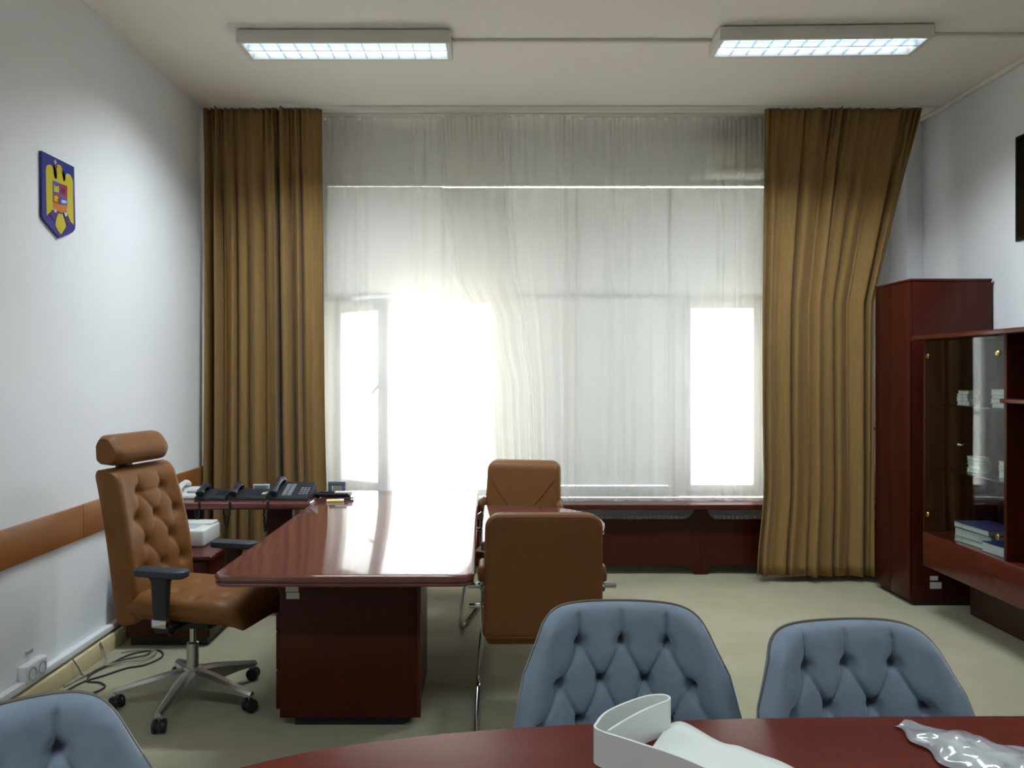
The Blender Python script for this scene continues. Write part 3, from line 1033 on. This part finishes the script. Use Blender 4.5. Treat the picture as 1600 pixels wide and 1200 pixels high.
far = catmull([(.425, 1.845), (.452, 1.85), (.485, 1.815), (.525, 1.745), (.56, 1.725), (.60, 1.69), (.625, 1.655), (.66, 1.61), (.74, 1.48), (.80, 1.32)], 6)
near = catmull([(.30, 1.61), (.33, 1.60), (.36, 1.57), (.40, 1.535), (.44, 1.49), (.47, 1.45), (.50, 1.41), (.53, 1.37), (.565, 1.32), (.59, 1.28)], 6)
V = []
nv = 10
nu = len(far)
for j in range(nv):
    t = j / (nv - 1)
    for i in range(nu):
        p = far[i].lerp(near[i], t)
        z = .7535 + .007 * math.sin(math.pi * t) + .004 * math.sin(i * .22) ** 2 * (1 - t)
        V.append((p.x, p.y, z))
o = pyd('flat_sheet', V, grid_faces(nu, nv), 'foam', fr_, angle=180)
md = o.modifiers.new('thickness', 'SOLIDIFY'); md.thickness = .004; md.offset = 1

# clear plastic bag with a white foam item inside
pm = bpy.data.materials.new('clear_plastic_film')
pm.use_nodes = True
nt = pm.node_tree
nt.nodes.clear()
o_ = nt.nodes.new('ShaderNodeOutputMaterial')
t_ = nt.nodes.new('ShaderNodeBsdfTransparent')
g_ = nt.nodes.new('ShaderNodeBsdfGlossy')
d_ = nt.nodes.new('ShaderNodeBsdfDiffuse')
d_.inputs[0].default_value = lin((225, 228, 235))
g_.inputs['Roughness'].default_value = .08
f_ = nt.nodes.new('ShaderNodeFresnel'); f_.inputs[0].default_value = 1.6
ma = nt.nodes.new('ShaderNodeMixShader'); ma.inputs[0].default_value = .40
mb = nt.nodes.new('ShaderNodeMixShader')
nt.links.new(t_.outputs[0], ma.inputs[1]); nt.links.new(d_.outputs[0], ma.inputs[2])
nt.links.new(f_.outputs[0], mb.inputs[0]); nt.links.new(ma.outputs[0], mb.inputs[1]); nt.links.new(g_.outputs[0], mb.inputs[2])
nt.links.new(mb.outputs[0], o_.inputs[0])
M['film'] = pm
pb = empty('plastic_bag', (0, 0, 0))
tag(pb, 'crumpled clear plastic bag lying on the table at the lower right', 'plastic bag')
rnd = random.Random(4)
wv = [(rnd.uniform(-110, 110), rnd.uniform(-110, 110), rnd.uniform(0, 6.28), rnd.uniform(.4, 1)) for _ in range(14)]
A, B_, Cc, D_ = Vector((.945, 1.855)), Vector((1.00, 1.872)), Vector((1.33, 1.60)), Vector((1.02, 1.60))
def bagpt(u, v, side):
    a = Vector((.958, 1.838)).lerp(Vector((1.005, 1.872)), v)
    b = Vector((.99, 1.48)).lerp(Vector((1.42, 1.50)), v)
    p = a.lerp(b, u)
    c = sum(w[3] * math.sin(w[0] * p.x + w[1] * p.y + w[2] + side) for w in wv) / 14
    c2 = abs(c)
    bulge = math.sin(math.pi * min(1, v)) ** .6 * smooth01(0, .35, u)
    z = .753 + (.026 * bulge + .02 * c * smooth01(0, .08, min(v, 1 - v) + .02)) * 1.0 + .004
    wob = .008 * math.sin(23 * u + 3 * v)
    return (p.x + wob, p.y + wob * .5, max(.752, z))
V = []
nu, nv = 70, 40
for j in range(nv):
    for i in range(nu):
        V.append(bagpt(i / (nu - 1), j / (nv - 1), 0))
pyd('film', V, grid_faces(nu, nv), 'film', pb, angle=180)
V = []
for j in range(20):
    for i in range(30):
        u, v = .16 + .80 * i / 29, .14 + .72 * j / 19
        p = bagpt(u, v, 0)
        lump = .5 + .5 * math.sin(31 * u + 9 * v) * math.sin(17 * v + 7 * u)
        V.append((p[0], p[1], max(.7522, .753 + (p[2] - .755) * .55 * lump)))
pyd('white_wrapping', V, grid_faces(30, 20), 'foam', pb, angle=180)
far = catmull([(.985, 1.52), (1.02, 1.585), (1.07, 1.63), (1.13, 1.655), (1.20, 1.63), (1.28, 1.56)], 6)
V = []
nu = len(far)
for j in range(8):
    t = j / 7
    for i in range(nu):
        p = far[i].lerp(Vector((1.05 + .15 * i / nu, 1.36, 0)), t)
        V.append((p.x, p.y, .7525 + .02 * math.sin(math.pi * min(1, t * 1.5 + .1)) * math.sin(math.pi * i / (nu - 1)) ** .5))
fo = pyd('foam_sheet', V, grid_faces(nu, 8), 'foam', None, angle=180)
md = fo.modifiers.new('thickness', 'SOLIDIFY'); md.thickness = .003; md.offset = 1
tag(fo, 'flat white foam sheet beneath the plastic bag', 'foam sheet')

# ================================================================== tall cabinet and wall unit
tc_ = empty('tall_cabinet', (0, 0, 0))
tag(tc_, 'tall narrow dark red cabinet in the right corner', 'cabinet')
box('carcass', 2.885, 3.43, 5.28, 5.755, .03, 2.235, 'mahog_v', tc_, bev=.002)
box('top_board', 2.868, 3.432, 5.275, 5.76, 2.235, 2.25, 'mahog', tc_, bev=.003)
d1 = box('door', 2.866, 2.884, 5.282, 5.535, .035, 2.232, 'mahog_v', tc_, bev=.003)
d2 = box('door', 2.866, 2.884, 5.538, 5.755, .035, 2.232, 'mahog_v', tc_, bev=.003)
lathe('knob', [(.004, 0), (.006, -.008), (.011, -.014), (.010, -.022), (.003, -.025)], 'gold', d2, n=12, center=(2.866, 5.735, 1.19), axis='x')
box('plinth', 2.9, 3.42, 5.29, 5.74, 0, .03, 'black', tc_, bev=0)
box('inventory_label', 3.005, 3.06, 5.2785, 5.2803, .175, .205, 'label', tc_, bev=0)
box('inventory_label', 3.005, 3.085, 5.2785, 5.2803, .118, .163, 'label', tc_, bev=0)

wu = empty('wall_unit', (-.055, -.09, .012))
tag(wu, 'dark red wall unit with glass doors and open shelves on the right', 'cabinet')
UX = 2.93
slab('cornice', round_poly([(2.872, 2.6), (XR - .012, 2.6), (XR - .012, 5.272), (2.872, 5.272)], .01, 3), edge_prof(1.805, 1.835, False), 'mahog_y', wu)
box('lower_box', 2.915, XR - .015, 2.6, 5.20, .31, .535, 'mahog_y', wu, bev=.004)
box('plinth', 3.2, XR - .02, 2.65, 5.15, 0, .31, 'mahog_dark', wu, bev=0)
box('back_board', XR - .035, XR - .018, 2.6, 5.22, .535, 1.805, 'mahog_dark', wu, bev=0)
box('side_panel', UX, XR - .035, 5.20, 5.222, .31, 1.805, 'mahog_v', wu, bev=.002)
box('upright', UX - .008, XR - .035, 4.375, 4.40, .535, 1.805, 'mahog_v', wu, bev=.002)
box('upright', UX, XR - .035, 2.6, 2.625, .535, 1.805, 'mahog_v', wu, bev=.002)
box('glass_shelf', UX + .03, XR - .036, 4.402, 5.198, 1.378, 1.386, 'cab_glass', wu, bev=0)
box('glass_shelf', UX + .03, XR - .036, 4.402, 5.198, .962, .970, 'cab_glass', wu, bev=0)
slab('shelf', round_poly([(UX - .03, 2.626), (XR - .036, 2.626), (XR - .036, 4.41), (UX - .03, 4.41)], .012, 3), edge_prof(1.42, 1.445, False), 'mahog_y', wu)
box('shelf', UX + .1, XR - .036, 2.626, 4.374, 1.21, 1.232, 'mahog_y', wu, bev=.003)
for a, b, hy_ in ((4.79, 5.196, 5.15), (4.402, 4.786, 4.45)):
    d = box('glass_door', UX - .006, UX, a, b, .545, 1.80, 'cab_glass', wu, bev=0)
    for z in (.66, 1.70):
        lathe('hinge_disc', [(.004, .004), (.016, .002), (.018, -.004), (.012, -.010)], 'gold', d, n=14, center=(UX - .007, hy_, z), axis='x')
for yy in (4.80, 4.775):
    lathe('door_knob', [(.004, 0), (.005, -.01), (.009, -.014), (.007, -.02)], 'chrome', wu, n=12, center=(UX - .006, yy, 1.15), axis='x')

def book(x, y, z, lx, ly, h, cover, rz, label, group):
    e = empty('book', (x - .055, y - .09, z + .012), rz)
    tag(e, label, 'book', group)
    boxes('cover', [(-lx/2, lx/2, -ly/2, ly/2, 0, .003), (-lx/2, lx/2, -ly/2, ly/2, h - .003, h), (lx/2 - .003, lx/2, -ly/2, ly/2, .003, h - .003)], cover, e)
    box('page_block', -lx/2 + .003, lx/2 - .004, -ly/2 + .003, ly/2 - .003, .003, h - .003, 'paper', e, bev=0)
M['bk_white'] = principled('book_white', (210, 206, 192), .5)
M['bk_tan'] = principled('book_tan', (196, 176, 124), .5)
M['bk_blue'] = principled('book_blue', (36, 46, 110), .4)
M['bk_violet'] = principled('book_violet', (74, 68, 116), .4)
M['bk_brown'] = principled('book_brown', (120, 92, 44), .5)
def stack(x, y, z, hs, cols, where, sz=(.07, .12)):
    order = ['bottom', 'second from the bottom', 'third from the bottom', 'top']
    for i, (h, c) in enumerate(zip(hs, cols)):
        pos = 'top' if i == len(hs) - 1 else order[i]
        cn = {'bk_white': 'white', 'bk_tan': 'tan', 'bk_blue': 'dark blue', 'bk_violet': 'violet', 'bk_brown': 'brown'}[c]
        book(x + random.uniform(-.006, .006), y + random.uniform(-.006, .006), z, sz[0], sz[1], h, c, random.uniform(-.08, .08), '%s book, %s of the %s' % (cn, pos, where), 'books in the glass cabinet')
        z += h + .0005
stack(3.07, 4.96, 1.3865, (.024, .022, .022, .022), ('bk_white', 'bk_white', 'bk_white', 'bk_tan'), 'left pile on the upper glass shelf')
stack(3.10, 4.64, 1.3865, (.022, .026, .02, .036), ('bk_white', 'bk_tan', 'bk_white', 'bk_tan'), 'right pile on the upper glass shelf', (.08, .15))
stack(3.07, 4.86, .9705, (.024, .025, .025, .024), ('bk_white', 'bk_white', 'bk_white', 'bk_tan'), 'left pile on the lower glass shelf')
stack(3.08, 4.56, .9705, (.045, .022, .03), ('bk_white', 'bk_tan', 'bk_white'), 'right pile on the lower glass shelf', (.08, .14))
stack(3.10, 4.80, .5355, (.028, .055, .035), ('bk_white', 'bk_brown', 'bk_violet'), 'large pile on the cabinet floor', (.23, .32))
book(3.035, 4.545, .5355, .16, .20, .06, 'bk_blue', .05, 'thick dark blue book with white pages in front of the large pile', 'books in the glass cabinet')

# ================================================================== television
tv = empty('television', (3.395, 0, 0))
tag(tv, 'black flat television at the right edge, high on the wall', 'television')
box('casing', -.02, .02, 3.76, 4.965, 2.445, 3.125, 'tv', tv, bev=.006)
box('screen', -.0225, -.02, 3.785, 4.94, 2.475, 3.10, 'tv', tv, bev=0)
box('wall_mount', .02, .055, 4.2, 4.5, 2.65, 2.9, 'black', tv, bev=0)

# ================================================================== coat of arms plaque
EM = {
'board':[(3.8011, 2.7004), (4.0942, 2.6986), (4.1068, 2.3906), (4.1043, 2.3696), (4.0818, 2.3483), (3.9586, 2.2961), (3.8229, 2.3614), (3.8065, 2.3772)],
'eagle':[(3.8316, 2.6122), (3.8393, 2.6373), (3.8671, 2.6512), (3.8918, 2.6475), (3.9009, 2.6272), (3.9054, 2.5991), (3.9146, 2.5897), (3.9295, 2.5961), (3.9318, 2.6288), (3.9249, 2.6466), (3.9238, 2.6594), (3.9411, 2.672), (3.9644, 2.6724), (3.9786, 2.6576), (3.9821, 2.6188), (3.9893, 2.5993), (4.0012, 2.5996), (4.0096, 2.6158), (4.0084, 2.6322), (4.0241, 2.6463), (4.0521, 2.6468), (4.0731, 2.6318), (4.0818, 2.6102), (4.0818, 2.5218), (4.0855, 2.4682), (4.0867, 2.3887), (4.057, 2.4013), (4.018, 2.4471), (3.9586, 2.4412), (3.8895, 2.4265), (3.8404, 2.3873), (3.836, 2.4663), (3.8338, 2.5553)],
'tail':[(3.9411, 2.4191), (3.9821, 2.425), (4.0, 2.3967), (4.0156, 2.3697), (3.994, 2.3422), (3.968, 2.3162), (3.9411, 2.3291), (3.9157, 2.3538), (3.9238, 2.3848)],
'tl':[(3.8918, 2.5762), (3.9539, 2.5773), (3.9539, 2.5193), (3.8929, 2.5116)],
'tr':[(3.9562, 2.5772), (4.0241, 2.5792), (4.0241, 2.5188), (3.9562, 2.5185)],
'bl':[(3.8929, 2.5103), (3.9539, 2.518), (3.9539, 2.4679), (3.8941, 2.4664)],
'br':[(3.9562, 2.5172), (4.0241, 2.5175), (4.0241, 2.4779), (3.9562, 2.4684)],
'bot':[(3.8941, 2.4651), (3.9539, 2.4666), (4.0241, 2.4766), (4.0204, 2.4543), (3.9821, 2.4303), (3.9469, 2.4308), (3.8986, 2.4382)],
'legl':[(3.8839, 2.4253), (3.9238, 2.424), (3.9307, 2.4189), (3.9054, 2.3746), (3.876, 2.3914), (3.8693, 2.4042)],
'legr':[(3.9905, 2.4347), (4.0204, 2.4409), (4.0301, 2.4161), (4.057, 2.3931), (4.0277, 2.372), (4.0084, 2.3883)],
'crv':[(3.9123, 2.6883), (3.9203, 2.6885), (3.9215, 2.6653), (3.9134, 2.6651)],
'crh':[(3.902, 2.6776), (3.9307, 2.679), (3.9307, 2.6744), (3.902, 2.6731)],
'beak':[(3.9054, 2.659), (3.9307, 2.6632), (3.9353, 2.656), (3.9238, 2.6444), (3.9123, 2.6452)],
'mace':[(3.9169, 2.6425), (3.9238, 2.6431), (3.9249, 2.6159), (3.918, 2.6154)],
'e1':[(3.9009, 2.559), (3.91, 2.5482), (3.9192, 2.5635), (3.9284, 2.5513), (3.9376, 2.5641), (3.9469, 2.5519), (3.9446, 2.527), (3.9009, 2.5226)],
'e2':[(3.9009, 2.5005), (3.9238, 2.5077), (3.9446, 2.5007), (3.9307, 2.4877), (3.9411, 2.4769), (3.9066, 2.4744)],
'e3':[(3.968, 2.5556), (4.012, 2.5595), (3.994, 2.5286), (3.9727, 2.5303)],
'e4':[(3.968, 2.4961), (4.0156, 2.5002), (4.0132, 2.4862), (3.9703, 2.4801)],
'toe1':[(3.9066, 2.4334), (3.9295, 2.435), (3.9238, 2.4194), (3.9032, 2.4197)],
'toe2':[(3.994, 2.4387), (4.0229, 2.4401), (4.0204, 2.4208), (4.0036, 2.4174)],
}
pq = empty('coat_of_arms', (XL, 0, 0))
tag(pq, 'blue shield-shaped plaque with a yellow eagle on the left wall', 'wall plaque')
poly_plate('shield_board', EM['board'], .0, .014, 'em_blue', pq)
eg = poly_plate('eagle', EM['eagle'], .014, .0155, 'em_yellow', pq)
poly_plate('tail', EM['tail'], .014, .0155, 'em_yellow', eg)
poly_plate('leg', EM['legl'], .0157, .0165, 'em_purple', eg)
poly_plate('leg', EM['legr'], .0157, .0165, 'em_purple', eg)
poly_plate('claw', EM['toe1'], .0166, .0172, 'em_white', eg)
poly_plate('claw', EM['toe2'], .0166, .0172, 'em_white', eg)
poly_plate('beak', EM['beak'], .0157, .0165, 'em_red', eg)
poly_plate('mace', EM['mace'], .0157, .0165, 'em_purple', eg)
cr = poly_plate('cross', EM['crv'], .014, .0155, 'em_white', eg)
poly_plate('cross_arm', EM['crh'], .014, .0155, 'em_white', eg)
sh = poly_plate('small_shield', EM['bot'], .0155, .0165, 'em_orange', pq)
for k, m in (('tl', 'em_lblue'), ('tr', 'em_red'), ('bl', 'em_red'), ('br', 'em_lblue')):
    poly_plate('shield_quarter', EM[k], .0155, .0165, m, sh)
for k, m in (('e1', 'em_yellow'), ('e2', 'em_yellow'), ('e3', 'em_purple'), ('e4', 'em_white')):
    poly_plate('charge', EM[k], .0165, .0172, m, sh)

# ================================================================== phones and desk items
def sag(p0, p1, drop, n=22, wob=.0):
    out = []
    for k in range(n + 1):
        t = k / n
        p = Vector(p0).lerp(Vector(p1), t)
        p.z -= drop * 4 * t * (1 - t)
        p.x += wob * math.sin(k * 1.9)
        out.append(p)
    return out

def desk_phone(x, y, rz, w, d, tilt, mat, label, kind):
    e = empty('desk_phone', (x, y, DZ), rz)
    tag(e, label, 'telephone', 'phones in a row on the side table')
    h = math.tan(tilt) * d + .022
    prof = [(-d/2, 0.0), (d/2, 0.0), (d/2, h), (d/2 - .02, h), (-d/2 + .01, .024), (-d/2, .016)]
    bm = bmesh.new()
    a = [bm.verts.new((-w/2, p[0], p[1])) for p in prof]
    b = [bm.verts.new((w/2, p[0], p[1])) for p in prof]
    bm.faces.new(a[::-1]); bm.faces.new(b)
    for k in range(len(prof)):
        bm.faces.new((a[k], a[(k + 1) % len(prof)], b[(k + 1) % len(prof)], b[k]))
    bmesh.ops.bevel(bm, geom=bm.edges[:], offset=.004, segments=2, affect='EDGES')
    link('phone_body', bm_to(bm), mat, e)
    def top(yy):
        t = (yy + d/2 - .01) / (d - .03)
        return .024 + (h - .024) * t
    # handset along y on the left
    hx_ = -w/2 + .035
    hs = [(hx_, -d/2 + .005, top(-d/2 + .02) + .018), (hx_, -d/2 + .03, top(-d/2 + .03) + .03), (hx_, 0, top(0) + .04), (hx_, d/2 - .035, top(d/2 - .04) + .032), (hx_, d/2 - .008, top(d/2 - .03) + .016)]
    tube('handset', catmull(hs, 5), [.027 if k < 6 or k > 14 else .021 for k in range(21)], mat, e, n=12, squash=.8)
    keys = []
    if kind != 'plain':
        for r_ in range(4):
            for c in range(3):
                kx, ky = w/2 - .075 + c * .022, -d/2 + .04 + r_ * .022
                keys.append((kx, kx + .014, ky, ky + .012, top(ky) + .001, top(ky) + .007))
        boxes('keypad', keys, 'key' if kind == 'console' else 'armpad', e)
    if kind == 'console':
        ks = []
        for c in range(2):
            for r_ in range(8):
                kx, ky = -w/2 + .085 + c * .035, -d/2 + .025 + r_ * .017
                ks.append((kx, kx + .027, ky, ky + .011, top(ky) + .001, top(ky) + .008))
        boxes('memory_keys', ks, 'key', e)
    if kind == 'lcd':
        box('display_stand', -.005, .105, d/2 - .03, d/2 - .005, h - .01, h + .03, 'key', e, bev=.004)
        box('display', .008, .092, d/2 - .032, d/2 - .029, h + .002, h + .022, 'lcd', e, bev=0)
        box('name_strip', w/2 - .035, w/2 - .01, -d/2 + .03, d/2 - .05, top(-d/2 + .05) + .001, top(0) + .002, 'label', e, bev=.001)
    if kind == 'plain':
        box('dial_plate', .0, w/2 - .02, -d/2 + .05, d/2 - .05, top(0) - .005, top(0.02), 'key', e, bev=.002)
    return e
desk_phone(-2.06, 5.22, 0, .17, .2, R(10), 'phone_white', 'white desk phone at the left end of the row by the wall', 'plain')
desk_phone(-1.875, 5.16, R(4), .20, .19, R(8), 'phone', 'black desk phone beside the white one, handset to the left', 'keys')
desk_phone(-1.63, 5.17, R(2), .25, .2, R(8), 'phone', 'black desk phone with a raised grey display, in the middle of the row', 'lcd')
desk_phone(-1.345, 5.16, R(-4), .27, .2, R(20), 'phone', 'large black console phone with many grey keys near the desk', 'console')
def coil(name, p0, p1, drop, label):
    o = tube(name, sag(p0, p1, drop, 40, .0025), .007, 'black', None, n=8)
    tag(o, label, 'cord', 'phone cords')
coil('phone_cord', (-1.94, 5.00, .772), (-1.90, 4.975, .768), .14, 'black cord hanging from the phone next to the white one')
coil('phone_cord', (-1.765, 5.02, .775), (-1.70, 4.97, .77), .17, 'black cord looping below the phone with the display')
coil('phone_cord', (-1.50, 5.02, .775), (-1.455, 4.97, .77), .20, 'black cord looping below the console phone')
o = tube('power_cable', [(-1.50, 5.512, .70), (-1.60, 5.52, .5), (-1.66, 5.53, .35), (-1.70, 5.55, .01)], .005, 'black', None, n=8)
tag(o, 'thin straight black cable slanting in front of the left drapery', 'cable')

cl = empty('card_holder', (-1.10, 5.42, DZ))
tag(cl, 'small blue-grey card stand at the far corner of the desk', 'card holder')
boxes('stand_frame', [(-.062, .062, -.008, .008, .045, .075), (-.062, -.035, -.008, .008, .0, .045), (.035, .062, -.008, .008, .0, .045)], 'steelblue', cl, bev=.003)
box('base_plate', -.062, .062, -.02, .03, 0, .006, 'black', cl, bev=.002)
box('note_cards', -.03, .03, .006, .012, .006, .042, 'paper', cl, bev=0)
ty = empty('pen_tray', (-1.095, 5.245, DZ))
tag(ty, 'low black pen tray with rounded rim on the desk corner', 'tray')
slab('tray_base', round_poly([(-.125, -.045), (.125, -.045), (.125, .045), (-.125, .045)], .04, 6), [(.004, 0), (0, .004), (.002, .010)], 'black', ty)
tube('tray_rim', [(p.x, p.y, .018) for p in round_poly([(-.125, -.045), (.125, -.045), (.125, .045), (-.125, .045)], .04, 6)], .009, 'black', ty, n=8, closed=True)
er = slab('eraser_block', round_poly([(-1.075, 5.20), (-.955, 5.205), (-.955, 5.235), (-1.075, 5.23)], .012, 4), [(.006, DZ + .011), (0, DZ + .016), (0, DZ + .032), (.006, DZ + .038)], 'paper')
tag(er, 'white plastic pen case lying in the black tray', 'pen case')
nb = empty('sticky_notes', (-1.035, 5.04, DZ), R(8))
tag(nb, 'pad of pale yellow sticky notes on the desk', 'notepad')
box('note_pad', -.055, .055, -.03, .03, 0, .008, 'yellow_note', nb, bev=.001)
box('top_note', -.054, .056, -.029, .031, .0082, .009, 'yellow_note', nb, bev=0)
pe = empty('pen', (-.99, 5.115, DZ + .006))
tag(pe, 'blue pen beside the yellow sticky notes', 'pen')
tube('barrel', [(-.05, -.012, 0), (.04, .012, 0)], .0042, 'pen_blue', pe, n=8)
tube('cap', [(.035, .0107, 0), (.06, .0172, 0)], .005, 'pen_blue', pe, n=8)

# ================================================================== socket and cables
so_ = empty('wall_socket', (XL, 3.712, .165))
tag(so_, 'white surface-mounted double wall socket above the skirting', 'socket')
box('socket_box', 0, .045, -.085, .085, -.048, .045, 'duct', so_, bev=.008, seg=3)
for y in (-.04, .04):
    lathe('socket_well', [(.03, .044), (.032, .048), (.026, .048), (.022, .036), (.002, .036)], 'key', so_, n=20, center=(0, y, -.002), axis='x')
sw = box('wall_clip', XL, XL + .012, 3.69, 3.735, .245, .262, 'key', None, bev=.003)
tag(sw, 'small grey clip on the wall above the socket', 'clip')
def floor_cable(pts, r, mat, label):
    o = tube('floor_cable', catmull([(x, y, z) for x, y, z in pts], 10), r, mat, None, n=8)
    tag(o, label, 'cable', 'cables on the carpet by the skirting')
f = .006
floor_cable([(-2.17, 3.55, f), (-2.15, 3.75, f), (-2.12, 3.95, f), (-2.05, 4.05, f), (-1.98, 4.15, f), (-1.90, 4.2, f), (-1.86, 4.32, f), (-1.93, 4.42, f), (-2.05, 4.36, f), (-2.1, 4.2, f), (-2.14, 4.05, f)], .005, 'cable', 'dark cable making the widest loop on the carpet by the skirting')
floor_cable([(-2.18, 3.6, f), (-2.14, 3.72, f), (-2.08, 3.78, f), (-2.0, 3.82, f), (-1.97, 3.90, f), (-2.03, 3.96, f), (-2.1, 3.98, f), (-2.12, 4.1, .012), (-2.05, 4.25, .012), (-1.95, 4.33, .012), (-1.98, 4.44, f)], .005, 'cable', 'dark cable with a small bow nearest the office chair')
floor_cable([(-2.18, 3.9, f), (-2.16, 4.0, f), (-2.11, 4.15, .014), (-2.02, 4.22, .014), (-1.93, 4.26, .012), (-1.92, 4.38, .014), (-2.04, 4.42, f), (-2.12, 4.38, f)], .004, 'cable_l', 'light grey cable tangled among the dark ones')
floor_cable([(-2.188, 4.0, .11), (-2.17, 4.02, .06), (-2.15, 4.04, .01), (-2.12, 4.12, f), (-2.14, 4.25, f), (-2.18, 4.3, .05), (-2.188, 4.28, .10)], .004, 'cable_l', 'thin grey cable rising against the skirting')
